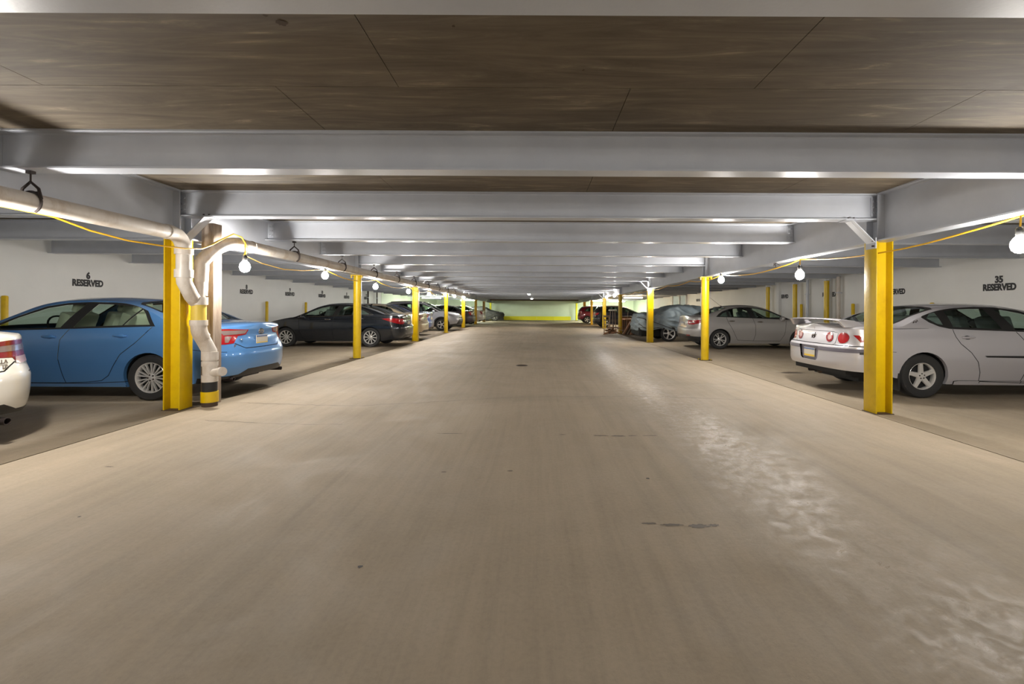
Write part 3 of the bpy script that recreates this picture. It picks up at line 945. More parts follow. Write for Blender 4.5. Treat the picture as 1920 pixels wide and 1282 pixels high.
AX = {'y': (0, 2), 'x': (1, 2), 'z': (0, 1)}
def inside(p, poly):
    x, y = p; c = False
    j = len(poly) - 1
    for i in range(len(poly)):
        xi, yi = poly[i]; xj, yj = poly[j]
        if (yi > y) != (yj > y) and x < (xj - xi) * (y - yi) / (yj - yi) + xi:
            c = not c
        j = i
    return c

def cut(bm, poly, proj, pid, cond=None, only=(0,)):
    """split the skin along a polygon seen along axis proj, give faces inside it the part number pid"""
    a, b = AX[proj]
    part = bm.faces.layers.int['part']; zone = bm.faces.layers.int['zone']
    x0, x1 = min(p[0] for p in poly), max(p[0] for p in poly)
    y0, y1 = min(p[1] for p in poly), max(p[1] for p in poly)
    def box(f):
        vs = [v.co for v in f.verts]
        return min(v[a] for v in vs), max(v[a] for v in vs), min(v[b] for v in vs), max(v[b] for v in vs)
    cand = []
    for f in bm.faces:
        if f[part] not in only: continue
        c = f.calc_center_median()
        if cond and not cond(c, f[zone], f.normal): continue
        q = box(f)
        if q[1] >= x0 and q[0] <= x1 and q[3] >= y0 and q[2] <= y1:
            cand.append(f)
    n = len(poly)
    for i in range(n):
        p, q = poly[i], poly[(i + 1) % n]
        dx, dy = q[0] - p[0], q[1] - p[1]
        if dx * dx + dy * dy < 1e-10: continue
        lx, hx = min(p[0], q[0]) - 1e-4, max(p[0], q[0]) + 1e-4
        ly, hy = min(p[1], q[1]) - 1e-4, max(p[1], q[1]) + 1e-4
        sub = []; rest = []
        for f in cand:
            k = box(f)
            (sub if (k[1] >= lx and k[0] <= hx and k[3] >= ly and k[2] <= hy) else rest).append(f)
        if not sub: continue
        nrm = [0, 0, 0]; nrm[a] = -dy; nrm[b] = dx
        co = [0, 0, 0]; co[a] = p[0]; co[b] = p[1]
        es = set(); vs = set()
        for f in sub:
            es.update(f.edges); vs.update(f.verts)
        r = bmesh.ops.bisect_plane(bm, geom=list(vs) + list(es) + sub, dist=1e-5, plane_co=co, plane_no=nrm)
        got = {g for g in r['geom'] if isinstance(g, bmesh.types.BMFace)}
        got.update(f for f in sub if f.is_valid)
        cand = [f for f in rest if f.is_valid] + list(got)
    hit = []
    for f in cand:
        c = f.calc_center_median()
        if inside((c[a], c[b]), poly):
            f[part] = pid; hit.append(f)
    return hit

def ribbon(pts, w):
    """closed polygon of width w around an open polyline"""
    L_, R_ = [], []
    for i, p in enumerate(pts):
        a = pts[max(i - 1, 0)]; c = pts[min(i + 1, len(pts) - 1)]
        dx, dy = c[0] - a[0], c[1] - a[1]
        l = math.hypot(dx, dy); nx, ny = -dy / l * w / 2, dx / l * w / 2
        L_.append((p[0] + nx, p[1] + ny)); R_.append((p[0] - nx, p[1] - ny))
    return L_ + R_[::-1]

def circle(cx, cy, r, n=24, ry=None):
    ry = ry or r
    return [(cx + r * math.cos(2 * PI * k / n), cy + ry * math.sin(2 * PI * k / n)) for k in range(n)]

WHEELS = {}
def wheel_meshes(R, rim, style, wd=.20):
    key = (round(R, 3), round(rim, 3), style)
    if key in WHEELS: return WHEELS[key]
    h = wd / 2
    b = MB()
    b.lathe([(rim - .012, -h * .8), (rim, -h * .88), (rim + .03, -h), (R * .93, -h * .97), (R * .985, -h * .8), (R, -h * .55), (R, h * .55), (R * .985, h * .8), (R * .93, h * .97), (rim + .03, h), (rim, h * .88), (rim - .012, h * .8)], 'y', n=40, close=True)
    tyre = b.mesh('wheel', M['tyre'])
    b = MB()
    b.lathe([(rim * .90, h * .40), (rim * .93, h * .78), (rim - .004, h * .90), (rim + .002, h * .86), (rim - .008, h * .5), (rim - .02, -h * .8)], 'y', n=40, close=True)
    hub = .034 if style != 'five' else .05
    b.lathe([(rim * .30, h * .45), (rim * .27, h * .70), (hub, h * .78), (hub * .5, h * .82), (.001, h * .82)], 'y', n=20)
    def spoke(a, w0, w1, da=0.0, r0=.20, r1=.93, y0=.68, y1=.72):
        ca, sa = math.cos(a), math.sin(a)
        c2, s2 = math.cos(a + da), math.sin(a + da)
        p0 = Vector((ca * rim * r0, 0, sa * rim * r0)); p1 = Vector((c2 * rim * r1, 0, s2 * rim * r1))
        t0 = Vector((-sa, 0, ca)) * w0 / 2; t1 = Vector((-s2, 0, c2)) * w1 / 2
        Y = Vector((0, 1, 0))
        vs = [p0 - t0 + Y * h * (y0 - .22), p0 + t0 + Y * h * (y0 - .22), p0 + t0 * .8 + Y * h * y0, p0 - t0 * .8 + Y * h * y0,
              p1 - t1 + Y * h * (y1 - .22), p1 + t1 + Y * h * (y1 - .22), p1 + t1 * .8 + Y * h * y1, p1 - t1 * .8 + Y * h * y1]
        b.add(vs, [(0, 1, 2, 3), (7, 6, 5, 4), (0, 4, 5, 1), (1, 5, 6, 2), (2, 6, 7, 3), (3, 7, 4, 0)])
    if style == 'ten':
        for k in range(10): spoke(2 * PI * k / 10 + .1, .030, .034)
    elif style == 'split':
        for k in range(9):
            for s_ in (-1, 1): spoke(2 * PI * k / 9 + s_ * .10, .016, .026, s_ * .05)
    elif style == 'five':
        for k in range(5): spoke(2 * PI * k / 5 + PI / 2, .085, .062, 0, .2, .94, .72, .8)
    elif style == 'twin':
        for k in range(5):
            for s_ in (-1, 1): spoke(2 * PI * k / 5 + PI / 2 + s_ * .16, .028, .026, s_ * .05)
    else:
        for k in range(5): spoke(2 * PI * k / 5 + PI / 2, .05, .075)
    rim_m = b.mesh('rim', M['alloy'], fix=True)
    b = MB(); b.lathe([(.001, h * .2), (rim * .62, h * .2), (rim * .64, h * .1), (rim * .95, h * .05), (rim * .95, -h * .5)], 'y', n=28)
    disc = b.mesh('brake_disc', M['under'])
    b = MB()
    for k in range(5):
        a = 2 * PI * k / 5 + .3
        b.lathe([(.011, h * .70), (.011, h * .84), (.006, h * .86)], 'y', (math.cos(a) * rim * .185, 0, math.sin(a) * rim * .185), 6)
    nuts = b.mesh('wheel_nuts', M['iron'])
    WHEELS[key] = (tyre, rim_m, disc, nuts)
    return WHEELS[key]

PARTS = {}
def build_car(P, name, label, loc, rz, group=None, near=True):
    """P: the car's measures. Local x runs from the tail (0) to the nose (L)"""
    root = thing(name, label, 'car', loc, rz, group)
    L, W = P['L'], P['W']
    bm = car_shell(P, *(P.get('res', (104, 15, 8)) if near else (72, 11, 6)))
    bvh = BVHTree.FromBMesh(bm)
    def sy(x, z):
        h = bvh.ray_cast(Vector((x, 3, z)), Vector((0, -1, 0)))[0]
        return h.y if h else W / 2 - .05
    def sx(y, z):
        h = bvh.ray_cast(Vector((-1, abs(y), z)), Vector((1, 0, 0)))[0]
        return h.x if h else 0.0
    def sf(y, z):
        h = bvh.ray_cast(Vector((L + 1, abs(y), z)), Vector((-1, 0, 0)))[0]
        return h.x if h else L
    def sz(x, y):
        h = bvh.ray_cast(Vector((x, abs(y), 3)), Vector((0, 0, -1)))[0]
        return h.z if h else 1.0
    R = P['R']; wx = P['wheels']
    part = bm.faces.layers.int['part']
    table = {}
    nid = [0]
    def new(nm, m, side, off=0.0, sub=None):
        nid[0] += 1
        table[nid[0]] = (nm, m, side, off, sub)
        return nid[0]
    # wheel arches
    AR = P.get('arch', R * 1.10)
    for x in wx:
        hole = cut(bm, circle(x, R * 1.0, AR, 30), 'y', 99, lambda c, z, n: z == 0)
        bmesh.ops.delete(bm, geom=hole, context='FACES')
        es = [e for e in bm.edges if e.is_boundary and abs(math.hypot((e.verts[0].co.x + e.verts[1].co.x) / 2 - x, (e.verts[0].co.z + e.verts[1].co.z) / 2 - R) - AR) < .02]
        r = bmesh.ops.extrude_edge_only(bm, edges=es)
        for v in r['geom']:
            if isinstance(v, bmesh.types.BMVert): v.co.y -= .05
    # features
    for F in P['cuts']:
        if not near and F.get('fine'): continue
        pid = new(F['name'], F['mat'], F.get('side', True), F.get('off', 0.0), F.get('sub'))
        only = tuple([0] + [k for k, v in table.items() if v[0] in F.get('over', ())])
        for g in F['polys']:
            proj, poly = g[0], g[1]
            cd = g[2] if len(g) > 2 else None
            cut(bm, poly, proj, pid, cd, only)
    bm.normal_update()
    # separate the parts
    groups = {}
    for f in bm.faces:
        groups.setdefault(f[part], []).append(f)
    body = None
    def extract(faces, nm, m, mode, off):
        """mode: 'both' mirrored into one mesh, 'l'/'r' one side"""
        idx = {}; vs = []; fs = []
        for f in faces:
            ff = []
            for v in f.verts:
                if v not in idx:
                    idx[v] = len(vs); vs.append(v.co + v.normal * off)
                ff.append(idx[v])
            fs.append(tuple(ff))
        me = bpy.data.meshes.new(nm)
        V = [tuple(p) for p in vs]; Fc = list(fs)
        if mode == 'r':
            V = [(x, -y, z) for x, y, z in V]; Fc = [f[::-1] for f in Fc]
        if mode == 'both':
            o = len(V)
            Fc += [tuple(i + o for i in f[::-1]) for f in fs]
            V += [(x, -y, z) for x, y, z in V[:o]]
        me.from_pydata(V, [], Fc)
        if mode == 'both':
            b2 = bmesh.new(); b2.from_mesh(me)
            bmesh.ops.remove_doubles(b2, verts=[v for v in b2.verts if abs(v.co.y) < 2e-4], dist=4e-4)
            b2.to_mesh(me); b2.free()
        finish(me, m, 38)
        return me
    body = link('body', extract(groups.get(0, []), 'body', P['paint'], 'both', 0), root)
    made = {'body': [body]}
    for pid, (nm, m, side, off, sub) in table.items():
        fs = groups.get(pid)
        if not fs: continue
        mm = P['paint'] if m == 'paint' else M[m]
        modes = ('l', 'r') if side else ('both',)
        for k, md in enumerate(modes):
            par = root
            if sub and sub in made:
                par = made[sub][min(k, len(made[sub]) - 1)]
            o = link(nm, extract(fs, nm, mm, md, off), par)
            made.setdefault(nm, []).append(o)
    bm.free()
    # wheels and liners
    tyre, rim, disc, nuts = wheel_meshes(R, P['rim'], P['style'])
    for x in wx:
        for s_ in (1, -1):
            yy = sy(x, R * 2 + .12) if False else W / 2 - P.get('tuck', .135)
            w = link('wheel', tyre, root, (x, s_ * yy, R), (0, random.uniform(0, 1.2), 0 if s_ > 0 else PI))
            link('rim', rim, w)
            if near:
                link('brake_disc', disc, w); link('wheel_nuts', nuts, w)
            n = 14
            ring = []
            for k in range(n + 1):
                a = -.35 + (PI + .7) * k / n
                ring.append((x + (AR + .012) * math.cos(a), max(R + (AR + .012) * math.sin(a), .16)))
            vs = [(px, s_ * (W / 2 - .055), pz) for px, pz in ring] + [(px, s_ * (W / 2 - .34), pz) for px, pz in ring]
            fs = [(i, i + 1, i + n + 2, i + n + 1) for i in range(n)] + [tuple(range(n + 1, 2 * n + 2))]
            MB().add(vs, fs).build('wheel_liner', M['under'], root, smooth=30)
    # underbody and cabin
    b = MB()
    cl = P.get('clear', .19)
    b.box((L / 2, 0, cl + .10), (L - .9, W - .72, .2))
    b.box((wx[0] + (wx[1] - wx[0]) / 2, 0, cl + .09), ((wx[1] - wx[0]) - 2 * AR - .06, W - .24, .16))
    b.box((.42, 0, cl + .22), (.5, W - .5, .24))
    b.box((L - .5, 0, cl + .20), (.5, W - .5, .24))
    b.build('underbody', M['under'], root, smooth=0)
    if P.get('cabin', True):
        c0, c1, zf = P['cabin_x'][0], P['cabin_x'][1], P.get('cabin_z', .52)
        zbelt = P['cabin_x'][2]
        sm = P.get('seat', 'grey_seat')
        b = MB(); b.box(((c0 + c1) / 2, 0, zf - .06), (c1 - c0 + .4, W - .30, .08))
        b.box((c0 - .25, 0, zbelt - .03), (.62, W - .5, .03))
        b.box((c1 + .10, 0, zbelt - .12), (.55, W - .42, .20)); b.build('cabin_trim', M['dark_seat'], root, smooth=0, bevel=.01)
        def seat(x, y, w, nm, head=True):
            b = MB()
            b.box((x + .25, y, zf + .10), (.52, w, .18))
            Rm = Matrix.Rotation(-math.radians(20), 3, 'Y')
            b.box(Vector((x - .10, y, zf + .42)), (.16, w, .62), Rm)
            o = b.build(nm, M[sm], root, bevel=.035)
            if head:
                n_ = 1 if w < .8 else 2
                for k in range(n_):
                    yy = y + (0 if n_ == 1 else (-.36 + .72 * k))
                    b = MB(); b.box(Vector((x - .235, yy, zf + .80)), (.10, .26, .17), Rm); b.build('headrest', M[sm], o, bevel=.035)
        xs0 = P.get('seats', (c0 + .45, c0 + 1.35))
        if near:
            for s_ in (-1, 1): seat(xs0[1], s_ * .37, .48, 'front_seat')
            seat(xs0[0], 0, 1.2, 'rear_seat')
            b = MB()
            a0 = Vector((c1 - .45, .37, zbelt + .02))
            pts = [a0 + Vector((.07 * math.cos(t_) , .18 * math.sin(t_), .17 * math.cos(t_))) for t_ in [2 * PI * k / 20 for k in range(21)]]
            b.tube(pts, .014, 6, caps=False)
            b.bar(a0, a0 + Vector((.3, 0, -.12)), .05, .05)
            b.build('steering_wheel', M['black'], root)
    # door handles, mirrors
    for (x, z) in P.get('handles', ()):
        for s_ in (1, -1):
            y = sy(x, z)
            b = MB()
            pts = [Vector((x - .095 + .19 * k / 8, s_ * (y + .004 + .026 * math.sin(PI * k / 8) ** .5), z + .006 * k / 8)) for k in range(9)]
            b.tube(pts, .014, 8, radii=[.012, .016, .018, .019, .019, .019, .018, .016, .012])
            b.build('door_handle', P.get('handle_mat') or P['paint'], root)
            b = MB(); b.ball((x - .01, s_ * (y - .009), z), (.05, .03), 14, 6); b.build('handle_cup', M['seam'] if P.get('dark_cup') else P['paint'], root)
    if 'mirror' in P and near:
        mx, mz = P['mirror']
        for s_ in (1, -1):
            b = MB()
            prof = [(0, -.085), (.05, -.075), (.085, -.02), (.085, .035), (.05, .075), (0, .08), (-.03, .03), (-.03, -.05)]
            y0 = sy(mx, mz - .06)
            vs = []; fs = []
            for (ty, sc) in ((.0, .55), (.04, .9), (.12, 1.0), (.19, .85), (.215, .4)):
                vs += [(mx + px * sc, s_ * (y0 + .02 + ty), mz + pz * sc + .02) for px, pz in prof]
            n = len(prof)
            for i in range(4):
                fs += [(i * n + k, i * n + (k + 1) % n, (i + 1) * n + (k + 1) % n, (i + 1) * n + k) for k in range(n)]
            fs += [tuple(range(n)), tuple(range(4 * n, 5 * n))]
            MB().add(vs, fs).build('wing_mirror', P['paint'], root, smooth=60)
    P['_s'] = (sy, sx, sf, sz)
    return root, sy, sx, sf, sz

# conditions
ZL = lambda c, z, n: z == 0
ZS = lambda c, z, n: z == 1
ZT = lambda c, z, n: z == 2
def near_tail(d): return lambda c, z, n: c.x < d and z == 0 
def tail_any(d): return lambda c, z, n: c.x < d
def rear_face(d): return lambda c, z, n: c.x < d and abs(n.x) > .45
def side_face(c, z, n): return z == 0 and abs(n.x) < .75

def strip(pts, w, proj='y', cond=None, name='panel_gap', m='seam', off=-.005, side=True, over=('door', 'boot_lid', 'rear_bumper', 'bonnet', 'front_bumper', 'tailgate', 'fuel_flap')):
    return dict(name=name, mat=m, side=side, off=off, fine=True, over=over, polys=[(proj, ribbon(pts, w), cond)])

def plate(root, sx, z, w=.305, h=.15, x_off=.012, tilt=0.0):
    x = min(sx(0, z), sx(0, z + .05)) - x_off
    o = link('number_plate', None, root, (x, 0, z), (0, tilt, 0))
    b = MB(); b.box((0, 0, 0), (.006, w, h)); 
    p = b.build('plate', M['plate'], o, smooth=0, bevel=.002)
    b = MB(); b.box((-.0042, 0, -h * .36), (.001, w * .96, h * .2)); b.build('yellow_band', M['plate_yellow'], o, smooth=0)
    b = MB(); b.box((-.0042, 0, h * .38), (.001, w * .96, h * .16)); b.build('blue_band', M['plate_blue'], o, smooth=0)
    return o

def badge_text(root, txt, size, x, y, z, m='chrome'):
    # lettering read from behind the car
    return link('badge', text_mesh(txt, size, M[m], .002, .003), root, (x, y, z), (PI / 2, 0, -PI / 2))

# ------------------------------------------------------------------ the four-door saloon with three-oval emblem (blue), also base of others
SIDE_SEC = [(.15, .90), (.26, .955), (.42, .985), (.62, 1.0), (.80, .992), (.95, .965), (1.02, .945), (1.2, .93)]
def saloon(**kw):
    P = dict(L=4.81, W=1.82, R=.325, rim=.218, style='split', wheels=(1.07, 3.845), clear=.19, rr=.50, rf=.85, n=2.9,
             belt=[(0, .985), (.05, 1.0), (.3, 1.035), (.8, 1.045), (1.2, 1.04), (2.2, 1.005), (3.2, .975), (3.7, .955), (4.2, .87), (4.6, .76), (4.81, .66)],
             top=[(0, .99), (.06, 1.06), (.14, 1.085), (.70, 1.115), (.86, 1.155), (1.2, 1.30), (1.5, 1.405), (1.8, 1.455), (2.2, 1.477), (2.6, 1.462), (2.85, 1.415), (3.2, 1.255), (3.62, 1.045), (3.72, 1.015), (4.2, .94), (4.6, .83), (4.81, .70)],
             bottom=[(0, .30), (.4, .25), (.75, .20), (1.5, .19), (3.4, .19), (4.2, .21), (4.81, .24)],
             side=SIDE_SEC,
             rear=[(.2, .16), (.28, .07), (.36, .02), (.5, 0), (.66, 0), (.71, .03), (.78, .065), (.9, .085), (1.0, .075), (1.1, .05)],
             front=[(.2, .12), (.3, .03), (.45, 0), (.6, .01), (.75, .09), (.9, .2)],
             cabin_x=(1.45, 3.35, .99), handles=((1.52, .915), (2.52, .90)), mirror=(3.22, .99), paint=M['paint_blue'], seat='beige_seat')
    P.update(kw)
    return P

def saloon_windows(frame, panes, quarter=None, glass='glass', back=None, shield=None, trim='black'):
    c = [dict(name='window_surround', mat=trim, polys=[('y', frame, ZS)], off=-.002)]
    for p in panes:
        c.append(dict(name='window_pane', mat=glass, polys=[('y', p, ZS)], off=-.008, over=('window_surround',)))
    if back:
        c.append(dict(name='rear_window_surround', mat=trim, side=False, polys=[('z', back[0], ZT)], off=-.001))
        c.append(dict(name='rear_window', mat=glass, side=False, polys=[('z', back[1], ZT)], off=-.006, over=('rear_window_surround',)))
    if shield:
        c.append(dict(name='windscreen_surround', mat=trim, side=False, polys=[('z', shield[0], ZT)], off=-.001))
        c.append(dict(name='windscreen', mat=glass, side=False, polys=[('z', shield[1], ZT)], off=-.006, over=('windscreen_surround',)))
    return c

def blue_saloon_cuts():
    front_edge = [(2.26, 1.01), (2.36, .86), (2.375, .6), (2.33, .38), (2.30, .25)]
    rear_edge = [(1.10, 1.045), (1.20, .93), (1.30, .82), (1.50, .66), (1.60, .50), (1.68, .36), (1.79, .285)]
    sill = [(1.79, .285), (2.0, .262), (2.30, .25), (3.2, .25), (3.38, .29)]
    nose_edge = [(3.38, .29), (3.47, .6), (3.50, .85), (3.46, .965)]
    rear_door = rear_edge + [(2.0, .262), (2.30, .25)] + front_edge[::-1][1:] 
    front_door = [(2.26, 1.0)] + front_edge[1:] + [(3.2, .25), (3.38, .29)] + nose_edge[1:]
    cuts = saloon_windows(
        [(1.06, 1.052), (1.24, 1.235), (1.345, 1.325), (1.46, 1.362), (1.8, 1.388), (2.15, 1.395), (2.5, 1.378), (2.78, 1.33), (3.1, 1.19), (3.42, 1.03), (3.52, .972), (2.2, 1.013)],
        [[(1.145, 1.075), (1.29, 1.235), (1.355, 1.285), (1.505, 1.068)],
         [(1.53, 1.066), (1.38, 1.30), (1.46, 1.332), (1.8, 1.358), (2.04, 1.364), (2.215, 1.035)],
         [(2.40, 1.03), (2.215, 1.364), (2.5, 1.348), (2.75, 1.30), (3.08, 1.165), (3.36, 1.015), (3.38, 1.0)]],
        back=([(.74, -.05), (.74, .60), (.80, .66), (1.5, .59), (1.56, .5), (1.58, -.05)], [(.79, -.05), (.79, .57), (.84, .61), (1.45, .555), (1.51, .46), (1.52, -.05)]),
        shield=([(2.80, -.05), (2.82, .52), (2.9, .57), (3.58, .70), (3.66, .6), (3.68, -.05)], [(2.85, -.05), (2.87, .5), (2.94, .54), (3.54, .66), (3.6, .56), (3.62, -.05)]))
    cuts += [
        dict(name='door', mat='paint', polys=[('y', rear_door, ZL)], fine=True),
        dict(name='door', mat='paint', polys=[('y', front_door, ZL)], fine=True),
        strip(rear_edge + sill[1:3], .009), strip(front_edge, .009), strip(sill[2:] + nose_edge[1:], .009),
        # tail lamps: red outer, clear middle, wrap round the corner
        dict(name='tail_lamp', mat='red_lens', off=.003, polys=[('y', [(.0, .80), (.16, .845), (.34, .925), (.38, .965), (.36, 1.01), (.02, 1.01), (-.05, .9)], lambda c, z, n: z == 0 and c.x < .5 and abs(n.x) < .60),
                                                                   ('x', [(.30, .995), (.355, .915), (.50, .90), (.585, .795), (.70, .785), (1.0, .80), (1.0, 1.01), (.31, 1.01)], lambda c, z, n: c.x < .5 and z == 0 and abs(n.x) >= .60)]),
        dict(name='reversing_lens', mat='clear_lens', off=.006, over=('tail_lamp',), sub='tail_lamp', polys=[('x', [(.335, .982), (.375, .93), (.70, .92), (.75, .985)], lambda c, z, n: c.x < .5 and z == 0), ('x', [(.60, .895), (.66, .81), (.70, .81), (.69, .90)], lambda c, z, n: c.x < .5 and z == 0)]),
        dict(name='boot_lid', mat='paint', side=False, fine=True, polys=[('x', [(-.01, .71), (.42, .715), (.50, .76), (.575, .79), (.50, .90), (.355, .915), (.30, .995), (.31, 1.02), (-.01, 1.02)], lambda c, z, n: c.x < .5 and z == 0)]),
        strip([(-.01, .708), (.42, .712), (.50, .755), (.57, .79)], .012, 'x', lambda c, z, n: c.x < .5 and z == 0, side=False),
        strip([(.12, .675), (.30, .70), (.48, .72), (.66, .735)], .008, 'y', lambda c, z, n: z == 0 and abs(n.x) < .8),
        strip([(.80, .30), (2.0, .245), (3.3, .245)], .010, name='sill_line', m='seam', off=-.001),
        dict(name='lower_valance', mat='black', side=False, off=.002, polys=[('x', [(-.01, .20), (-.01, .40), (.40, .40), (.55, .33), (1.2, .30), (1.2, .2)], lambda c, z, n: c.x < .45 and z == 0)]),
        dict(name='headlamp', mat='lamp_glass', off=.003, polys=[('y', [(4.25, .72), (4.35, .80), (4.6, .72), (4.75, .64), (4.6, .62)], ZL)]),
    ]
    return cuts

# white saloon at the left edge shares the shell, other lamps
def white_saloon_cuts():
    cuts = blue_saloon_cuts()
    cuts = [c for c in cuts if c['name'] not in ('tail_lamp', 'reversing_lens')]
    cd_s = lambda c, z, n: z == 0 and c.x < .5 and abs(n.x) < .75
    cd_r = lambda c, z, n: z == 0 and c.x < .5 and abs(n.x) >= .75
    wide = [(.30, .985), (.32, .845), (.55, .83), (.60, .765), (1.0, .80), (1.0, 1.0), (.4, 1.0)]
    lamp = [dict(name='tail_lamp', mat='dark_red_lens', off=.004, polys=[('y', [(-.05, .78), (.10, .80), (.19, .86), (.21, .985), (-.05, .985)], cd_s), ('x', wide, cd_r)]),
            dict(name='reversing_lens', mat='clear_lens', off=.007, over=('tail_lamp',), sub='tail_lamp', polys=[('x', [(.33, .945), (.34, .89), (.64, .895), (.78, .905), (.78, .955), (.6, .955)], cd_r), ('y', [(-.05, .895), (.13, .90), (.15, .955), (-.05, .955)], cd_s)]),
            dict(name='indicator_lens', mat='pale_lens', off=.007, over=('tail_lamp',), sub='tail_lamp', polys=[('x', [(.58, .835), (.57, .775), (.62, .768), (1.0, .8), (1.0, .85)], cd_r), ('y', [(-.05, .78), (.1, .80), (.16, .845), (-.05, .85)], cd_s)])]
    i = [k for k, c in enumerate(cuts) if c['name'] == 'boot_lid'][0]
    return cuts[:i] + lamp + cuts[i:]
# ------------------------------------------------------------------ left row of cars (tail towards the aisle, nose at the wall)
def exhaust(root, y, x=.05, z=.25, r=.032):
    b = MB(); b.lathe([(r * .8, .02), (r * .8, 0), (r, 0), (r, .55)], 'x', (x, y, z), 14, close=True); b.build('exhaust_pipe', M['iron'], root)
def oval_emblem(root, sx, z, s=1.0):
    x = sx(0, z) - .008
    b = MB()
    def ring(cy, cz, ry, rz, n=20):
        b.tube([(x, cy + ry * math.cos(2 * PI * k / n), cz + rz * math.sin(2 * PI * k / n)) for k in range(n + 1)], .007 * s, 6, caps=False)
    ring(0, z, .062 * s, .042 * s); ring(0, z + .008 * s, .022 * s, .034 * s); ring(0, z + .022 * s, .046 * s, .017 * s)
    b.build('emblem', M['chrome'], root)

P = saloon(cuts=blue_saloon_cuts(), W=1.84, wheels=(1.115, 3.89))
car, sy, sx, sf, sz = build_car(P, 'saloon_car', 'light blue four-door saloon parked behind the first yellow column on the left', (-4.32, 7.30, 0), PI)
plate(car, sx, .815)
oval_emblem(car, sx, .945)
exhaust(car, -.62, .10, .27); exhaust(car, .62, .10, .27)
badge_text(car, 'SE', .05, sx(.60, .765) - .012, .58, .752)
b = MB(); b.ball((sx(.47, .80) - .004, .46, .845), (.02, .012), 12, 6); b.build('badge', M['chrome'], car)

P = saloon(cuts=white_saloon_cuts(), W=1.80, paint=M['paint_white'], rim=.2, style='ten', top=[(0, .99), (.06, 1.07), (.14, 1.10), (.62, 1.125), (.80, 1.16), (1.2, 1.31), (1.5, 1.41), (1.8, 1.455), (2.2, 1.47), (2.6, 1.455), (2.85, 1.41), (3.2, 1.25), (3.62, 1.045), (3.72, 1.015), (4.2, .94), (4.6, .83), (4.81, .70)])
car, sy, sx, sf, sz = build_car(P, 'saloon_car', 'white saloon at the left photo edge showing only its tail lamp and bumper corner', (-5.02, 3.93, 0), PI)
exhaust(car, -.42, .02, .235, .036)
badge_text(car, 'COROLLA', .05, sx(.36, .80) - .010, -.35, .80)
badge_text(car, 'LE', .04, sx(.40, .75) - .010, -.43, .75)
plate(car, sx, .84)

def hsx_scale(pts, fx, fz=lambda z: z):
    return [(fx(x), fz(z)) for x, z in pts]

# sleek black saloon
def black_cuts():
    cuts = saloon_windows(
        [(.98, 1.085), (1.25, 1.22), (1.5, 1.315), (1.8, 1.372), (2.15, 1.392), (2.5, 1.372), (2.8, 1.31), (3.15, 1.165), (3.50, .985), (2.2, 1.03)],
        [[(1.12, 1.09), (1.35, 1.21), (1.50, 1.265), (1.56, 1.075)],
         [(1.62, 1.075), (1.58, 1.295), (1.8, 1.345), (2.06, 1.362), (2.19, 1.05)],
         [(2.36, 1.042), (2.22, 1.362), (2.5, 1.345), (2.78, 1.285), (3.1, 1.155), (3.36, 1.015)]],
        back=([(.50, -.05), (.50, .58), (.58, .66), (1.5, .58), (1.56, .5), (1.58, -.05)], [(.55, -.05), (.55, .54), (.62, .61), (1.44, .545), (1.5, .46), (1.51, -.05)]),
        shield=([(2.80, -.05), (2.82, .52), (2.9, .57), (3.58, .70), (3.66, .6), (3.68, -.05)], [(2.85, -.05), (2.87, .5), (2.94, .54), (3.54, .66), (3.6, .56), (3.62, -.05)]))
    re = [(1.25, 1.06), (1.32, .9), (1.5, .68), (1.62, .5), (1.72, .34), (1.85, .27), (2.3, .26)]
    fe = [(2.27, 1.04), (2.34, .8), (2.34, .5), (2.30, .26)]
    cuts += [
        strip(re, .010), strip(fe, .010), strip([(2.3, .26), (3.3, .26), (3.42, .5), (3.46, .95)], .010),
        strip([(1.2, .885), (2.2, .845), (3.4, .80)], .008, name='flank_crease', m='paint', off=.004),
        strip([(1.55, .34), (2.2, .375), (3.3, .35)], .018, name='sill_strip', m='paint', off=.005),
        dict(name='window_chrome', mat='chrome', fine=True, off=.003, polys=[('y', ribbon([(1.0, 1.075), (2.2, 1.022), (3.5, .982)], .014), ZS)], over=('window_surround',)),
        dict(name='tail_lamp', mat='red_lens', off=.004, polys=[('y', [(.02, .77), (.20, .775), (.42, .84), (.72, .945), (.50, .965), (.2, .955), (.0, .93)], lambda c, z, n: z == 0 and c.x < .9 and abs(n.x) < .8),
                                                                  ('x', [(.42, .80), (.55, .755), (1.0, .77), (1.0, .94), (.5, .94)], lambda c, z, n: c.x < .5 and z == 0 and abs(n.x) >= .8)]),
        dict(name='boot_lid', mat='paint', side=False, fine=True, polys=[('x', [(-.01, .66), (.45, .67), (.53, .75), (.42, .80), (.50, .94), (.6, .96), (.6, 1.02), (-.01, 1.02)], lambda c, z, n: c.x < .5 and z == 0)]),
        dict(name='lower_valance', mat='black', side=False, off=.002, polys=[('x', [(-.01, .20), (-.01, .40), (.5, .40), (.62, .30), (1.2, .27), (1.2, .2)], lambda c, z, n: c.x < .45 and z == 0)]),
    ]
    return cuts
P = saloon(cuts=black_cuts(), W=1.84, paint=M['paint_black'], style='ten', rim=.222, seat='grey_seat', wheels=(1.10, 3.895),
           belt=[(0, .96), (.05, .985), (.3, 1.035), (.8, 1.065), (1.2, 1.06), (2.2, 1.018), (3.2, .975), (3.7, .955), (4.2, .87), (4.6, .76), (4.81, .66)],
           top=[(0, .97), (.06, 1.06), (.14, 1.085), (.42, 1.10), (.6, 1.135), (1.0, 1.27), (1.4, 1.385), (1.75, 1.45), (2.15, 1.472), (2.55, 1.452), (2.85, 1.395), (3.2, 1.235), (3.62, 1.045), (3.72, 1.015), (4.2, .94), (4.6, .83), (4.81, .70)],
           handles=((1.42, .945), (2.50, .915)), handle_mat=M['chrome'], cabin_x=(1.45, 3.35, .99))
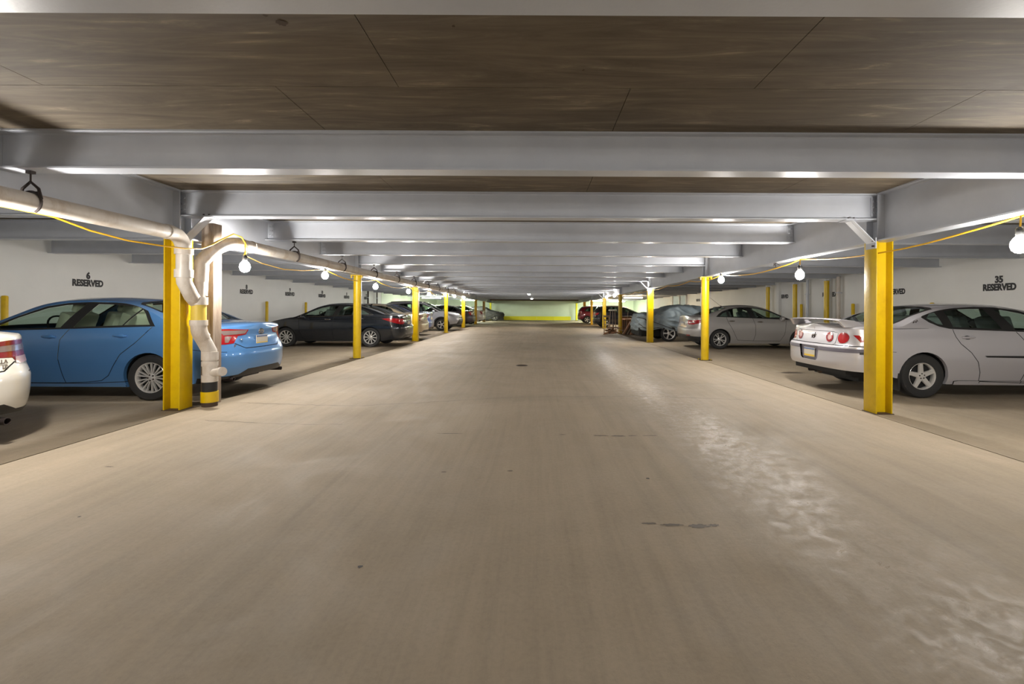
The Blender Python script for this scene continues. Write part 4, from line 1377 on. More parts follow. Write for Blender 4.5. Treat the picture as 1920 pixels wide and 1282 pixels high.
car, sy, sx, sf, sz = build_car(P, 'saloon_car', 'blue black saloon parked behind the round yellow column on the left', (-4.36, 15.93, 0), PI)
plate(car, sx, .80)
b = MB()
x0 = 1.42; z0 = sz(x0, 0)
b.add([(x0 - .07, -.012, z0 - .01), (x0 + .08, -.012, z0 - .01), (x0 - .09, -.004, z0 + .055), (x0 - .07, .012, z0 - .01), (x0 + .08, .012, z0 - .01), (x0 - .09, .004, z0 + .055)], [(0, 1, 2), (5, 4, 3), (0, 3, 4, 1), (1, 4, 5, 2), (2, 5, 3, 0)])
b.build('roof_fin', P['paint'], car)

def far_saloon_cuts(lamp='red_lens', glass='dark_glass', tall=False):
    base = blue_saloon_cuts()
    for c in base:
        if c['mat'] == 'glass': c['mat'] = glass
        if c['name'] == 'tail_lamp': c['mat'] = lamp
    return base
P = saloon(cuts=far_saloon_cuts(), paint=M['paint_gold'], style='five', rim=.2, seat='beige_seat', res=(84, 12, 7))
car, sy, sx, sf, sz = build_car(P, 'saloon_car', 'pale gold saloon parked directly beyond the black saloon', (-4.50, 18.95, 0), PI)
plate(car, sx, .815)
P = saloon(cuts=far_saloon_cuts(), paint=M['paint_deep_blue'], style='twin', rim=.2, W=1.78)
car, sy, sx, sf, sz = build_car(P, 'saloon_car', 'deep blue saloon mostly hidden behind the pale gold saloon', (-4.92, 21.9, 0), PI, near=False)
plate(car, sx, .815)

# ------------------------------------------------------------------ silver SUV, nose to the aisle
def suv_cuts():
    fr = [(.42, 1.10), (.46, 1.32), (.58, 1.44), (.80, 1.505), (1.6, 1.545), (2.2, 1.53), (2.55, 1.485), (2.95, 1.33), (3.36, 1.10), (3.40, 1.07), (2.2, 1.085)]
    cuts = saloon_windows(fr,
        [[(.55, 1.14), (.58, 1.33), (.66, 1.42), (.92, 1.46), (.98, 1.13)], [(1.06, 1.13), (1.02, 1.47), (1.6, 1.505), (1.78, 1.505), (1.86, 1.115)],
         [(2.03, 1.11), (1.95, 1.50), (2.2, 1.495), (2.52, 1.45), (2.88, 1.31), (3.20, 1.12)]],
        back=([(.06, -.05), (.06, .6), (.40, .58), (.42, -.05)], [(.1, -.05), (.1, .56), (.36, .54), (.38, -.05)]),
        shield=([(2.56, -.05), (2.58, .55), (2.66, .60), (3.42, .74), (3.5, .64), (3.52, -.05)], [(2.61, -.05), (2.63, .52), (2.7, .57), (3.38, .70), (3.44, .6), (3.46, -.05)]))
    def flare(x): return circle(x, .35, .46, 26)
    cuts += [
        strip([(1.92, 1.09), (1.96, .8), (1.94, .45), (1.9, .42)], .010), strip([(1.9, .42), (2.9, .42), (3.0, .6), (3.08, .95), (3.2, 1.08)], .010),
        strip([(1.02, 1.1), (1.1, .9), (1.3, .6), (1.4, .44), (1.9, .42)], .010),
        dict(name='wheel_arch_trim', mat='black', off=.006, polys=[('y', flare(.88), ZL), ('y', flare(3.54), ZL)]),
        dict(name='sill_cladding', mat='black', off=.004, polys=[('y', [(1.2, .15), (1.2, .38), (3.2, .38), (3.2, .15)], ZL)]),
        dict(name='headlamp', mat='lamp_glass', off=.004, polys=[('y', [(3.86, .90), (4.1, .925), (4.4, .87), (4.56, .80), (4.40, .765), (4.15, .80)], lambda c, z, n: z == 0 and abs(n.x) < .8), ('x', [(.52, .78), (.60, .74), (1.0, .76), (1.0, .86), (.6, .85)], lambda c, z, n: c.x > 4 and z == 0 and abs(n.x) >= .8)]),
        dict(name='grille', mat='black_gloss', side=False, off=.002, polys=[('x', [(-.01, .80), (.5, .80), (.52, .74), (-.01, .70)], lambda c, z, n: c.x > 4 and z == 0)]),
        dict(name='lower_grille', mat='black', side=False, off=.003, polys=[('x', [(-.01, .66), (.55, .64), (.66, .45), (.70, .2), (-.01, .2)], lambda c, z, n: c.x > 4 and z == 0), ('y', [(4.0, .15), (4.0, .36), (4.42, .42), (4.6, .52), (4.7, .15)], lambda c, z, n: c.x > 3.9 and z == 0)]),
        dict(name='tail_lamp', mat='red_lens', off=.003, polys=[('y', [(0, .88), (.3, .95), (.36, 1.06), (0, 1.06)], lambda c, z, n: c.x < .6 and z == 0)]),
    ]
    return cuts
P = dict(L=4.57, W=1.845, R=.35, rim=.22, style='star', wheels=(.88, 3.54), clear=.22, rr=.42, rf=.85, n=2.9, crown=.07, tumble=.42, arch=.395,
         belt=[(0, 1.03), (.1, 1.06), (.8, 1.09), (2.0, 1.08), (3.0, 1.06), (3.45, 1.045), (3.9, .98), (4.3, .88), (4.57, .76)],
         top=[(0, 1.05), (.03, 1.10), (.12, 1.25), (.24, 1.42), (.36, 1.56), (.5, 1.61), (.9, 1.645), (1.6, 1.662), (2.15, 1.645), (2.55, 1.57), (3.0, 1.35), (3.4, 1.14), (3.5, 1.11), (4.0, 1.045), (4.35, .94), (4.57, .80)],
         bottom=[(0, .38), (.4, .32), (.9, .25), (3.6, .25), (4.2, .28), (4.57, .32)],
         side=[(.15, .93), (.3, .965), (.5, .99), (.7, 1.0), (.9, .99), (1.05, .965), (1.2, .95)],
         rear=[(.3, .06), (.45, 0), (.62, 0), (.7, .04), (1.0, .06), (1.15, .05)], front=[(.25, .14), (.4, .03), (.55, 0), (.7, .02), (.85, .09), (1.0, .2)],
         cabin_x=(1.0, 3.05, 1.06), cabin_z=.62, handles=((1.35, .98), (2.28, .97)), mirror=(3.08, 1.07), paint=M['paint_suv'], seat='dark_seat', cuts=suv_cuts())
car, sy, sx, sf, sz = build_car(P, 'sport_utility_car', 'silver SUV with black arches parked nose towards the aisle on the left', (-8.82, 26.5, 0), 0)
b = MB()
for s_ in (-1, 1):
    b.tube([(x, s_ * .56, sz(x, .56) + .045) for x in (.6, .9, 1.4, 1.9, 2.3)], .016, 6)
    for x in (.62, 1.4, 2.28):
        b.tube([(x, s_ * .56, sz(x, .56) - .01), (x, s_ * .56, sz(x, .56) + .045)], .014, 6)
b.build('roof_rail', M['black'], car)

P = saloon(cuts=far_saloon_cuts(), paint=M['paint_plum'], style='twin', rim=.2)
car, sy, sx, sf, sz = build_car(P, 'saloon_car', 'dark plum grey saloon parked beyond the silver SUV', (-4.25, 32.2, 0), PI, near=False)
plate(car, sx, .815)
P = saloon(cuts=far_saloon_cuts('dark_red_lens'), paint=M['paint_pearl'], style='twin', rim=.2)
car, sy, sx, sf, sz = build_car(P, 'saloon_car', 'pearl white saloon deepest of the uncovered cars on the left', (-4.0, 36.6, 0), PI, near=False)
plate(car, sx, .815)

# ------------------------------------------------------------------ right row
# silver saloon with boot spoiler and round lamps
def spoiler_cuts():
    fr = [(1.27, 1.225), (1.34, 1.285), (1.46, 1.335), (1.66, 1.372), (2.1, 1.392), (2.5, 1.385), (2.85, 1.34), (3.2, 1.21), (3.55, 1.05), (3.68, .985), (2.6, 1.02), (2.0, 1.04), (1.62, 1.055), (1.46, 1.09), (1.34, 1.15)]
    tail = lambda c, z, n: c.x < .45 and z == 0
    re = [(1.66, 1.05), (1.69, .93), (1.75, .83), (1.90, .70), (2.0, .56), (2.04, .40), (2.04, .24)]
    fe = [(2.62, 1.015), (2.72, .88), (2.76, .66), (2.72, .4), (2.66, .24)]
    cuts = saloon_windows(fr,
        [[(1.34, 1.215), (1.43, 1.285), (1.51, 1.30), (1.535, 1.115), (1.45, 1.13)],
         [(1.68, 1.085), (1.665, 1.325), (1.85, 1.35), (2.1, 1.362), (2.30, 1.36), (2.42, 1.055)],
         [(2.62, 1.045), (2.47, 1.358), (2.6, 1.345), (2.86, 1.29), (3.2, 1.155), (3.48, 1.02)]],
        back=([(.84, -.05), (.84, .58), (.92, .66), (1.58, .60), (1.64, .5), (1.66, -.05)], [(.89, -.05), (.89, .55), (.96, .61), (1.53, .555), (1.58, .46), (1.59, -.05)]),
        shield=([(2.92, -.05), (2.94, .52), (3.02, .57), (3.76, .70), (3.84, .6), (3.86, -.05)], [(2.97, -.05), (2.99, .5), (3.06, .54), (3.70, .66), (3.78, .56), (3.8, -.05)]))
    cuts += [
        strip(re, .010), strip(fe, .010), strip([(2.04, .27), (2.66, .25), (3.5, .25), (3.62, .5), (3.66, .97)], .010),
        dict(name='side_moulding', mat='black', fine=True, off=.010, polys=[('y', [(2.10, .655), (2.13, .63), (2.70, .622), (2.70, .655)], ZL), ('y', [(2.76, .655), (2.76, .622), (3.58, .615), (3.58, .652)], ZL)]),
        dict(name='side_moulding', mat='black', fine=True, off=.008, polys=[('y', [(.25, .69), (.25, .655), (.70, .655), (.72, .672), (.70, .69)], side_face)]),
        dict(name='round_lamp', mat='pale_lens', off=.004, polys=[('x', circle(.40, .895, .078, 20), tail)]),
        dict(name='round_lamp', mat='red_lens', off=.004, polys=[('x', circle(.65, .895, .086, 20), tail)]),
        dict(name='lamp_ring', mat='dark_red_lens', off=.007, over=('round_lamp',), sub='round_lamp', polys=[('x', circle(.40, .895, .078, 20) + [(.478, .895), (.445, .895)] + circle(.40, .895, .045, 20)[::-1] + [(.445, .895), (.478, .895)], tail)]),
        dict(name='side_marker', mat='red_lens', off=.004, polys=[('y', [(.22, .945), (.28, .945), (.335, .85), (.28, .84)], side_face)]),
        dict(name='high_brake_lamp', mat='dark_red_lens', side=False, off=.003, polys=[('z', [(.055, -.01), (.055, .09), (.085, .10), (.095, -.01)], lambda c, z, n: c.x < .3 and z > 0)]),
        dict(name='plate_recess', mat='plate_recess', side=False, off=-.03, polys=[('x', [(-.01, .735), (.27, .735), (.23, .53), (.19, .50), (-.01, .50)], tail)]),
        dict(name='bumper_strip', mat='bumper_grey', side=True, off=.004, polys=[('x', [(.27, .735), (.26, .675), (1.0, .675), (1.0, .735)], tail)]),
        strip([(-.01, .985), (.47, .985), (.56, .965), (.53, .80), (.50, .785)], .008, 'x', tail, side=False),
        strip([(-.01, .775), (.5, .778), (.9, .775)], .012, 'x', tail, side=False),
        strip([(.60, .785), (.80, .785), (.80, 1.0), (.68, 1.0)], .007, 'x', lambda c, z, n: tail(c, z, n) and abs(n.x) < 0, side=False),
        strip([(.0, 1.032), (1.3, 1.06)], .007, 'y', side_face),
        strip([(.78, .70), (.55, .71), (.3, .715)], .007, 'y', side_face),
        dict(name='sill_skirt', mat='paint', off=.016, polys=[('y', [(1.66, .19), (1.66, .268), (1.72, .275), (3.6, .268), (3.6, .19)], ZL)]),
    ]
    return cuts
M['plate_recess'] = mat('plate recess grey', srgb(128, 124, 136), 0.5)
M['bumper_grey'] = mat('bumper strip grey', srgb(96, 92, 102), 0.5)
P = saloon(L=5.08, W=1.855, R=.335, rim=.205, style='five', wheels=(1.20, 4.01), paint=M['paint_silver'], seat='grey_seat', cuts=spoiler_cuts(), rr=.42, n=3.2, clear=.2,
           belt=[(0, 1.0), (.05, 1.02), (.3, 1.04), (.8, 1.055), (1.2, 1.06), (2.2, 1.03), (3.4, .985), (3.9, .955), (4.4, .87), (4.85, .74), (5.08, .64)],
           top=[(0, 1.01), (.05, 1.085), (.12, 1.105), (.78, 1.125), (.92, 1.15), (1.25, 1.29), (1.6, 1.395), (1.9, 1.435), (2.3, 1.452), (2.65, 1.442), (2.95, 1.395), (3.3, 1.24), (3.76, 1.04), (3.86, 1.015), (4.4, .94), (4.85, .81), (5.08, .68)],
           bottom=[(0, .40), (.5, .37), (.8, .30), (1.5, .215), (3.8, .21), (4.5, .22), (5.08, .26)],
           rear=[(.3, .10), (.40, .03), (.48, 0), (.70, 0), (.755, .012), (.785, .07), (.85, .085), (1.0, .10), (1.1, .08)],
           handles=((1.87, .925), (2.93, .91)), dark_cup=True, cabin_x=(1.75, 3.6, .99), seats=(2.05, 2.95), mirror=(3.45, 1.0))
car, sy, sx, sf, sz = build_car(P, 'saloon_car', 'silver saloon with boot spoiler and round red lamps behind the right column', (4.68, 7.78, 0), 0)
plate(car, sx, .615, .30, .15, -.012)
exhaust(car, .35, .22, .28, .036)
b = MB(); b.lathe([(.05, 0), (.11, .03), (.11, .5), (.05, .54)], 'x', (.42, .42, .30), 14); b.build('silencer', M['rust'], car)
# spoiler
b = MB()
zsp = sz(.16, 0) + .062
sect = lambda y: [(.03, zsp + .012 - .05 * abs(y) ** 3), (.10, zsp + .03 - .05 * abs(y) ** 3), (.26, zsp + .016 - .05 * abs(y) ** 3), (.26, zsp - .004 - .05 * abs(y) ** 3), (.10, zsp - .006 - .05 * abs(y) ** 3)]
ysn = [-.66, -.6, -.45, -.3, -.15, 0, .15, .3, .45, .6, .66]
vs = []; fs = []
for i, y in enumerate(ysn):
    vs += [(px + .03 * abs(y), y, pz) for px, pz in sect(y)]
    if i:
        fs += [((i - 1) * 5 + k, (i - 1) * 5 + (k + 1) % 5, i * 5 + (k + 1) % 5, i * 5 + k) for k in range(5)]
fs += [tuple(range(5)), tuple(range((len(ysn) - 1) * 5, len(ysn) * 5))]
b.add(vs, fs)
for s_ in (-1, 1):
    y = s_ * .64
    zl = sz(.24, .66) - .012
    zl2 = sz(.42, .66) - .012
    b.add([(.05, y - .035, zsp + .0), (.30, y - .035, zsp), (.50, y + s_ * .05 - .03, zl2), (.14, y + s_ * .05 - .03, zl), (.05, y + .035, zsp), (.30, y + .035, zsp), (.50, y + s_ * .05 + .03, zl2), (.14, y + s_ * .05 + .03, zl)],
          [(0, 1, 2, 3), (7, 6, 5, 4), (0, 4, 5, 1), (1, 5, 6, 2), (2, 6, 7, 3), (3, 7, 4, 0)])
b.build('spoiler', P['paint'], car, bevel=.004)
# leaping animal emblem in a ring at the boot centre, and on the pillar
def leap(root, o, ux, uz, s):
    b = MB(); o = Vector(o); ux = Vector(ux); uz = Vector(uz)
    n = 18
    b.tube([o + ux * (.034 * s * math.cos(2 * PI * k / n)) + uz * (.034 * s * math.sin(2 * PI * k / n)) for k in range(n + 1)], .0035 * s, 5, caps=False)
    for line in ([(-.05, -.012), (-.02, .006), (.012, .006), (.035, .022), (.05, .03)], [(-.02, .004), (-.03, -.022), (-.045, -.034)], [(.015, .004), (.02, -.022), (.0, -.036)], [(.045, .03), (.04, .052)], [(.05, .03), (.06, .022)]):
        b.tube([o + ux * (p * s) + uz * (q * s) for p, q in line], .0055 * s, 5)
    b.build('emblem', M['iron'], root)
leap(car, (sx(0, .895) - .008, 0, .895), (0, -1, 0), (0, 0, 1), 1.15)
for s_ in (-1, 1):
    leap(car, (1.13, s_ * (sy(1.13, 1.15) + .006), 1.15), (s_ * -1, 0, 0), (0, 0, 1), .75)
for s_ in (-1, 1):
    b = MB(); b.box((.83, s_ * .80, .25), (.03, .2, .26)); b.build('mud_flap', M['black'], car, smooth=0)

# grey saloon
def grey_cuts():
    fr = [(.90, 1.065), (1.0, 1.16), (1.14, 1.245), (1.4, 1.335), (1.75, 1.385), (2.05, 1.392), (2.4, 1.365), (2.8, 1.25), (3.25, 1.03), (3.32, .985), (2.2, 1.02), (1.5, 1.045)]
    tail = lambda c, z, n: c.x < .5 and z == 0
    cuts = saloon_windows(fr,
        [[(1.02, 1.085), (1.13, 1.175), (1.27, 1.235), (1.29, 1.075)], [(1.36, 1.075), (1.34, 1.28), (1.55, 1.335), (1.85, 1.36), (1.93, 1.36), (2.03, 1.055)],
         [(2.22, 1.045), (2.10, 1.36), (2.36, 1.335), (2.75, 1.225), (3.12, 1.045)]],
        back=([(.52, -.05), (.52, .58), (.6, .65), (1.3, .58), (1.36, .5), (1.38, -.05)], [(.57, -.05), (.57, .54), (.64, .6), (1.25, .54), (1.31, .46), (1.32, -.05)]),
        shield=([(2.55, -.05), (2.57, .52), (2.65, .57), (3.38, .70), (3.46, .6), (3.48, -.05)], [(2.6, -.05), (2.62, .5), (2.7, .54), (3.34, .66), (3.4, .56), (3.42, -.05)]))
    cuts += [
        strip([(1.24, 1.05), (1.28, .9), (1.42, .66), (1.52, .45), (1.60, .30), (2.1, .28)], .010), strip([(2.1, 1.03), (2.18, .8), (2.18, .5), (2.12, .28)], .010),
        strip([(2.1, .28), (3.0, .28), (3.14, .5), (3.2, .95)], .010),
        strip([(.45, .93), (1.2, .905), (2.2, .88), (3.2, .85)], .008, name='flank_crease', m='paint', off=.004),
        dict(name='tail_lamp', mat='red_lens', off=.004, polys=[('y', [(.0, .80), (.15, .80), (.40, .86), (.56, .955), (.4, .965), (.15, .95), (0, .935)], lambda c, z, n: z == 0 and c.x < .7 and abs(n.x) < .8),
                                                                  ('x', [(.42, .86), (.46, .82), (.55, .80), (1.0, .80), (1.0, .95), (.5, .94), (.43, .91)], lambda c, z, n: c.x < .5 and z == 0 and abs(n.x) >= .8)]),
        dict(name='reversing_lens', mat='pale_lens', off=.007, over=('tail_lamp',), sub='tail_lamp', polys=[('x', [(.52, .86), (.54, .895), (.74, .895), (.78, .86)], tail)]),
        dict(name='lower_bumper', mat='black', side=False, off=.003, polys=[('x', [(-.01, .2), (-.01, .47), (.55, .46), (.70, .42), (1.2, .38), (1.2, .2)], tail)]),
        dict(name='reflector', mat='dark_red_lens', off=.006, over=('lower_bumper',), polys=[('x', [(.50, .42), (.50, .47), (.68, .46), (.66, .42)], tail)]),
        strip([(-.01, .70), (.45, .705), (.55, .79)], .010, 'x', tail, side=False),
    ]
    return cuts
P = saloon(L=4.54, W=1.825, R=.322, rim=.215, style='twin', wheels=(1.02, 3.67), paint=M['paint_grey'], seat='grey_seat', cuts=grey_cuts(), rr=.46, clear=.18,
           belt=[(0, .965), (.05, .99), (.3, 1.035), (.8, 1.055), (1.4, 1.045), (2.2, 1.01), (3.0, .975), (3.4, .95), (3.9, .87), (4.3, .76), (4.54, .66)],
           top=[(0, .975), (.05, 1.07), (.12, 1.095), (.45, 1.11), (.62, 1.145), (1.0, 1.285), (1.35, 1.40), (1.65, 1.452), (2.0, 1.47), (2.35, 1.45), (2.6, 1.40), (3.0, 1.215), (3.42, 1.035), (3.5, 1.01), (3.95, .94), (4.3, .83), (4.54, .70)],
           handles=((1.40, .925), (2.34, .905)), handle_mat=M['chrome'], cabin_x=(1.2, 3.05, .99), seats=(1.6, 2.45), mirror=(2.98, 1.0))
car, sy, sx, sf, sz = build_car(P, 'saloon_car', 'grey metallic saloon with roof aerial behind the round column on the right', (5.08, 15.88, 0), 0)
plate(car, sx, .80)
b = MB(); z0 = sz(1.42, 0)
b.tube([(1.44, 0, z0 - .005), (1.38, 0, z0 + .02)], .012, 6); b.tube([(1.38, 0, z0 + .02), (1.02, 0, z0 + .30)], .005, 5)
b.build('roof_aerial', M['black'], car)

# ------------------------------------------------------------------ covered cars
def covered_car(label, loc, rz, cover, L=4.6, W=1.86, low=.44, seed=3, wheel='star', H=1.0):
    t = thing('covered_car', label, 'car', loc, rz)
    P = dict(L=L, W=W, rr=.55, rf=.9, n=2.6, crown=.10, tumble=.46,
             belt=[(0, .96 * H), (.3, 1.02 * H), (1.5, 1.04 * H), (3.0, 1.0 * H), (L - .5, .80 * H), (L, .68 * H)],
             top=[(0, .98 * H), (.07, 1.09 * H), (.35, 1.12 * H), (.7, 1.17 * H), (1.3, 1.39 * H), (1.8, 1.475 * H), (2.4, 1.475 * H), (2.8, 1.39 * H), (3.4, 1.10 * H), (3.9, .98 * H), (L - .2, .86 * H), (L, .74 * H)],
             bottom=[(0, low), (.4, low - .02), (.9, low + .08), (1.6, low - .02), (2.6, low), (L - 1.1, low + .06), (L, low - .04)],
             side=[(.3, .97), (.5, 1.0), (.8, .995), (1.0, .97), (1.2, .95)],
             rear=[(.3, .16), (.45, .04), (.6, 0), (.8, .02), (1.0, .08), (1.2, .1)], front=[(.3, .1), (.5, 0), (.7, .04), (.9, .2)])
    bm = car_shell(P, 120, 22, 10)
    from mathutils import noise as NZ
    for v in bm.verts:
        p = v.co
        a = NZ.noise(Vector((p.x * 1.1 + p.z * 1.6 + seed, p.y * 1.2, p.z * 2.6 - p.x * 1.2)))
        b_ = 1 - abs(NZ.noise(Vector((p.x * 2.0 - p.z * 2.6, p.y * 2.0 + seed, p.z * 4.4 + p.x * 2.2)))) * 2
        c = NZ.noise(Vector((p.x * 7, p.y * 7 + seed, p.z * 9)))
        k = min(1, p.y / .1)
        d = .030 * a + .060 * max(b_, 0) ** 2.5 + .016 * c - .02
        if p.z < low + .14: d += .022 * math.sin(p.x * 17 + 2 * a)
        v.co += v.normal * d * Vector((1, k, 1)).length / 1.73
        if p.y < 1e-3: v.co.y = 0
    bm.normal_update()
    vs = [v.co.copy() for v in bm.verts]; bm.verts.index_update()
    fs = [tuple(v.index for v in f.verts) for f in bm.faces]
    o = len(vs)
    V = vs + [Vector((p.x, -p.y, p.z + .008 * math.sin(p.x * 5))) for p in vs]
    F = fs + [tuple(i + o for i in f[::-1]) for f in fs]
    bm.free()
    me = bpy.data.meshes.new('cover'); me.from_pydata([tuple(p) for p in V], [], F)
    b2 = bmesh.new(); b2.from_mesh(me); bmesh.ops.remove_doubles(b2, verts=[v for v in b2.verts if abs(v.co.y) < 1e-3], dist=.02); b2.to_mesh(me); b2.free()
    finish(me, cover, 60)
    link('cover', me, t)
    tyre, rim, disc, nuts = wheel_meshes(.33, .24, wheel)
    for x in (1.28, 3.8):
        for s_ in (1, -1):
            w = link('wheel', tyre, t, (x, s_ * (W / 2 - .13), .33), (0, random.random(), 0 if s_ > 0 else PI))
            r_ = link('rim', rim, w)
            link('brake_disc', disc, w)
    b = MB(); b.box((L / 2, 0, .32), (L - .5, W - .7, .26)); b.box((.35, 0, .40), (.5, W - .4, .3)); b.build('underbody', M['under'], t, smooth=0)
    return t
m = mat('grey car cover cloth', srgb(134, 148, 154), 0.55)
setin(m, 'Base Color', ramp(m, noise(m, 2.2, 6, .6, dist=.8), [(.3, srgb(116, 130, 138)), (.7, srgb(150, 162, 166))]))
bump(m, noise(m, 5.0, 6, .65, stretch=(1, 1, 2.0), dist=1.0), .5, .03)
M['cover'] = m
M['dark_cover'] = mat('dark grey car cover cloth', srgb(62, 62, 62), 0.85)
cc = covered_car('car under a loose grey cloth cover with a chrome wheel showing, right row', (4.10, 19.15, 0), 0, M['cover'])
# crease shade of the cover drawn as dark tubes, along with the tie cord
for pts in ([(.06, .98), (.45, .86), (.9, .70), (1.45, .50), (1.75, .44)], [(.25, .93), (.5, .76), (.62, .60)], [(.1, .72), (.3, .55), (.5, .50), (.8, .56), (1.1, .50)]):
    b = MB()
    me_ = [c for c in bpy.data.objects if c.parent == cc and c.name.startswith('cover')][0].data
    bv = BVHTree.FromPolygons([v.co.copy() for v in me_.vertices], [tuple(p.vertices) for p in me_.polygons])
    q = []
    for i in range(len(pts) - 1):
        for k in range(6):
            x = pts[i][0] + (pts[i + 1][0] - pts[i][0]) * k / 6; z = pts[i][1] + (pts[i + 1][1] - pts[i][1]) * k / 6
            h = bv.ray_cast(Vector((x, -3, z)), Vector((0, 1, 0)))[0]
            if h: q.append(h + Vector((0, -.004, 0)))
    if len(q) > 2:
        b.tube(q, .011, 6); b.build('crease_and_cord', M['iron'], cc)
P = None
covered_car('car under a dark grey cover low against the far wall, left row end', (-7.75, 45.2, 0), 0, M['dark_cover'], L=4.7, seed=9, low=.10, H=.95)

# ------------------------------------------------------------------ hatchbacks at the far right
def hatch(paint_, seatx=0):
    fr = [(.50, 1.02), (.58, 1.22), (.75, 1.33), (1.2, 1.40), (1.7, 1.415), (2.15, 1.375), (2.6, 1.22), (3.0, 1.02), (2.0, 1.0)]
    tail = lambda c, z, n: c.x < .6 and z == 0
    cuts = saloon_windows(fr, [[(.68, 1.05), (.76, 1.24), (1.0, 1.33), (1.05, 1.04)], [(1.12, 1.04), (1.08, 1.35), (1.5, 1.38), (1.56, 1.035)], [(1.7, 1.035), (1.62, 1.38), (1.9, 1.375), (2.12, 1.335), (2.5, 1.19), (2.8, 1.04)]],
        glass='dark_glass', back=([(.06, -.05), (.06, .56), (.44, .54), (.46, -.05)], [(.1, -.05), (.1, .52), (.40, .5), (.42, -.05)]),
        shield=([(2.2, -.05), (2.22, .5), (2.3, .55), (3.05, .68), (3.12, .58), (3.14, -.05)], [(2.25, -.05), (2.27, .47), (2.34, .52), (3.0, .64), (3.06, .54), (3.08, -.05)]))
    cuts += [dict(name='tail_lamp', mat='red_lens', off=.004, polys=[('y', [(0, .82), (.22, .84), (.34, .99), (.3, 1.01), (0, 1.0)], tail)]),
             dict(name='lower_bumper', mat='black', side=False, off=.003, polys=[('x', [(-.01, .2), (-.01, .36), (.5, .36), (1.2, .33), (1.2, .2)], tail)]),
             dict(name='tailgate', mat='paint', side=False, polys=[('x', [(-.01, .62), (.52, .62), (.58, .8), (.58, 1.02), (-.01, 1.02)], tail)])]
    return dict(L=4.15, W=1.76, R=.315, rim=.21, style='star', wheels=(.74, 3.3), clear=.19, rr=.45, rf=.8, n=2.6, crown=.08, tumble=.48,
         belt=[(0, .97), (.1, .99), (.8, 1.01), (2.0, .985), (3.0, .955), (3.4, .90), (3.9, .76), (4.15, .66)],
         top=[(0, .98), (.03, 1.03), (.12, 1.15), (.26, 1.32), (.4, 1.42), (.7, 1.475), (1.2, 1.505), (1.7, 1.505), (2.1, 1.46), (2.6, 1.26), (3.05, 1.05), (3.15, 1.02), (3.6, .93), (3.95, .82), (4.15, .70)],
         bottom=[(0, .30), (.4, .26), (.8, .2), (3.4, .2), (4.15, .24)], side=SIDE_SEC,
         rear=[(.2, .12), (.35, .02), (.5, 0), (.66, .0), (.74, .05), (1.0, .09), (1.15, .09)], front=[(.2, .12), (.3, .03), (.45, 0), (.6, .01), (.75, .09), (.9, .2)],
         cabin_x=(.9, 2.7, .97), handles=((1.2, .9), (1.95, .89)), paint=paint_, seat='dark_seat', cuts=cuts)
car, sy, sx, sf, sz = build_car(hatch(M['paint_night']), 'hatchback_car', 'black violet hatchback beyond the scrap wood heap', (4.02, 31.75, 0), 0, near=True)
plate(car, sx, .78)
car, sy, sx, sf, sz = build_car(hatch(M['paint_maroon']), 'hatchback_car', 'maroon hatchback deepest in the right row', (3.72, 39.9, 0), 0, near=True)
plate(car, sx, .78)

# ------------------------------------------------------------------ scrap wood heap by the fourth right column
M['wood_a'] = mat('brown wood', srgb(138, 96, 66), 0.6)
M['wood_b'] = mat('dark wood', srgb(72, 52, 40), 0.6)
M['wood_c'] = mat('tan wood', srgb(196, 146, 108), 0.6)
M['wood_d'] = mat('grey wood', srgb(146, 128, 110), 0.7)
wm = [M['wood_a'], M['wood_b'], M['wood_d'], M['wood_b'], M['wood_c']]
t_ = thing('old_dresser', 'dark brown old dresser standing at the back of the scrap heap, right of the column', 'dresser', (5.15, 24.75, 0))
b = MB(); b.box((0, 0, .46), (1.0, .46, .80)); b.box((0, 0, .875), (1.06, .50, .03)); b.build('carcass', M['wood_b'], t_, smooth=0, bevel=.005)
for k in range(3):
    b = MB(); b.box((0, -.235, .20 + .26 * k), (.92, .02, .23)); dr = b.build('drawer', M['wood_a'], t_, smooth=0, bevel=.004)
    b = MB(); b.box((-.25, -.252, .20 + .26 * k), (.10, .02, .02)); b.box((.25, -.252, .20 + .26 * k), (.10, .02, .02)); b.build('handle', M['iron'], dr, smooth=0)
for a_ in (-.44, .44):
    for c_ in (-.18, .18):
        b = MB(); b.box((a_, c_, .03), (.06, .06, .06)); b.build('foot', M['wood_b'], t_, smooth=0)
wl_ = ['brown', 'dark', 'grey brown', 'dark brown', 'tan']
r = random.Random(21)
HX, HY = 4.75, 23.2
for k in range(11):
    x = 4.45 + k * .082
    t_ = thing('plank', '%s board leaning in the scrap heap, %s' % (wl_[k % 5], ('leftmost', 'second from the left', 'third from the left', 'fourth from the left', 'fifth from the left', 'middle one', 'fifth from the right', 'fourth from the right', 'third from the right', 'second from the right', 'rightmost by the covered car')[k]), 'board', (x, HY - .25, 0), group='boards leaning in the scrap heap')
    ln = r.uniform(.70, .98)
    b = MB(); a = math.radians(30 + r.uniform(-1, 1))
    b.box((ln / 2 * math.sin(a), 0, ln / 2 * math.cos(a) + .015), (.055, r.uniform(.16, .34), ln), Matrix.Rotation(a, 3, 'Y')); b.build('board', wm[k % 5], t_, smooth=0)
t_ = thing('table_top', 'tan table top lying level on the scrap heap', 'table', (5.05, HY + .42, 0))
b = MB(); b.box((0, 0, .76), (.95, .6, .04)); b.build('top', M['wood_c'], t_, smooth=0, bevel=.006)
for sx_ in (-1, 1):
    for sy_ in (-1, 1):
        b = MB(); b.box((sx_ * .42, sy_ * .25, .37), (.05, .05, .74)); b.build('leg', M['wood_b'], t_, smooth=0)
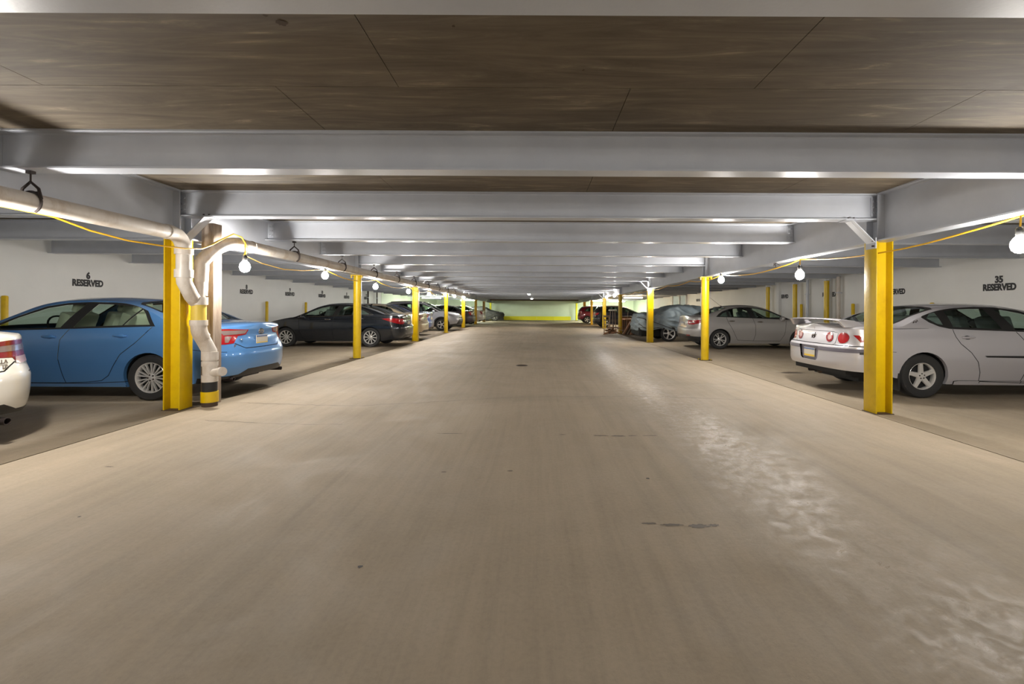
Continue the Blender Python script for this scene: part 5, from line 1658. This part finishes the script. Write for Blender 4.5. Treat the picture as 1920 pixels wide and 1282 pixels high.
def old_chair(x, y, rz, label, m):
    t = thing('wooden_chair', label, 'chair', (x, y, 0), rz)
    b = MB(); b.box((0, 0, .44), (.42, .42, .035)); b.build('seat', m, t, smooth=0, bevel=.008)
    for (a, c, h) in ((-.18, -.18, .43), (.18, -.18, .43)):
        b = MB(); b.bar((a, c, 0), (a * .95, c * .95, h), .035, .035); b.build('leg', m, t, smooth=0)
    for a in (-.18, .18):
        b = MB(); b.bar((a, .19, 0), (a, .18, .45), .035, .035); b.bar((a, .18, .44), (a, .26, .95), .035, .035); b.build('leg', m, t, smooth=0)
    b = MB(); b.box((0, .25, .88), (.36, .03, .10)); b.box((0, .22, .68), (.36, .025, .06)); b.build('backrest', m, t, smooth=0)
old_chair(3.98, 24.5, .5, 'old wooden chair standing left of the column in the scrap heap', M['wood_d'])
t_ = thing('branch_pile', 'low tangle of brown branches on the floor left of the scrap heap column', 'branches', (3.90, 22.95, 0))
rb = random.Random(8)
for k in range(26):
    a_ = rb.uniform(0, PI); ln = rb.uniform(.45, .95); z0_ = .02 + .012 * k
    dx, dy = math.cos(a_) * ln / 2, math.sin(a_) * ln / 2 * .5
    cx_, cy_ = rb.uniform(-.16, .16), rb.uniform(-.10, .10)
    b = MB(); b.tube([(cx_ - dx, cy_ - dy, z0_), (cx_, cy_ + .03, z0_ + rb.uniform(.02, .07)), (cx_ + dx, cy_ + dy, z0_ + rb.uniform(-.01, .09))], rb.uniform(.014, .026), 6, radii=[.024, .020, .012])
    b.build('branch', (M['wood_a'], M['wood_d'], M['wood_c'], M['wood_a'], M['wood_b'])[k % 5], t_)
t_ = thing('white_stool', 'round white topped stool piled above the scrap heap left of the column', 'stool', (4.03, 23.66, 0))
b = MB(); b.lathe([(.2, 1.18), (.22, 1.20), (.22, 1.24), (.19, 1.26)], 'z', n=18); b.build('seat', M['plate'], t_)
for k in range(3):
    a = 2 * PI * k / 3 + .4
    b = MB(); b.tube([(.2 * math.cos(a), .2 * math.sin(a), 0), (.13 * math.cos(a), .13 * math.sin(a), 1.19)], .018, 8); b.build('leg', M['wood_d'], t_)
t_ = thing('leaning_pole', 'thin grey pole leaning out of the scrap heap right of the column', 'pole', (4.62, 23.33, 0))
b = MB(); b.tube([(0, 0, 0), (.16, .05, 1.2)], .014, 8); b.build('pole', M['wood_d'], t_)
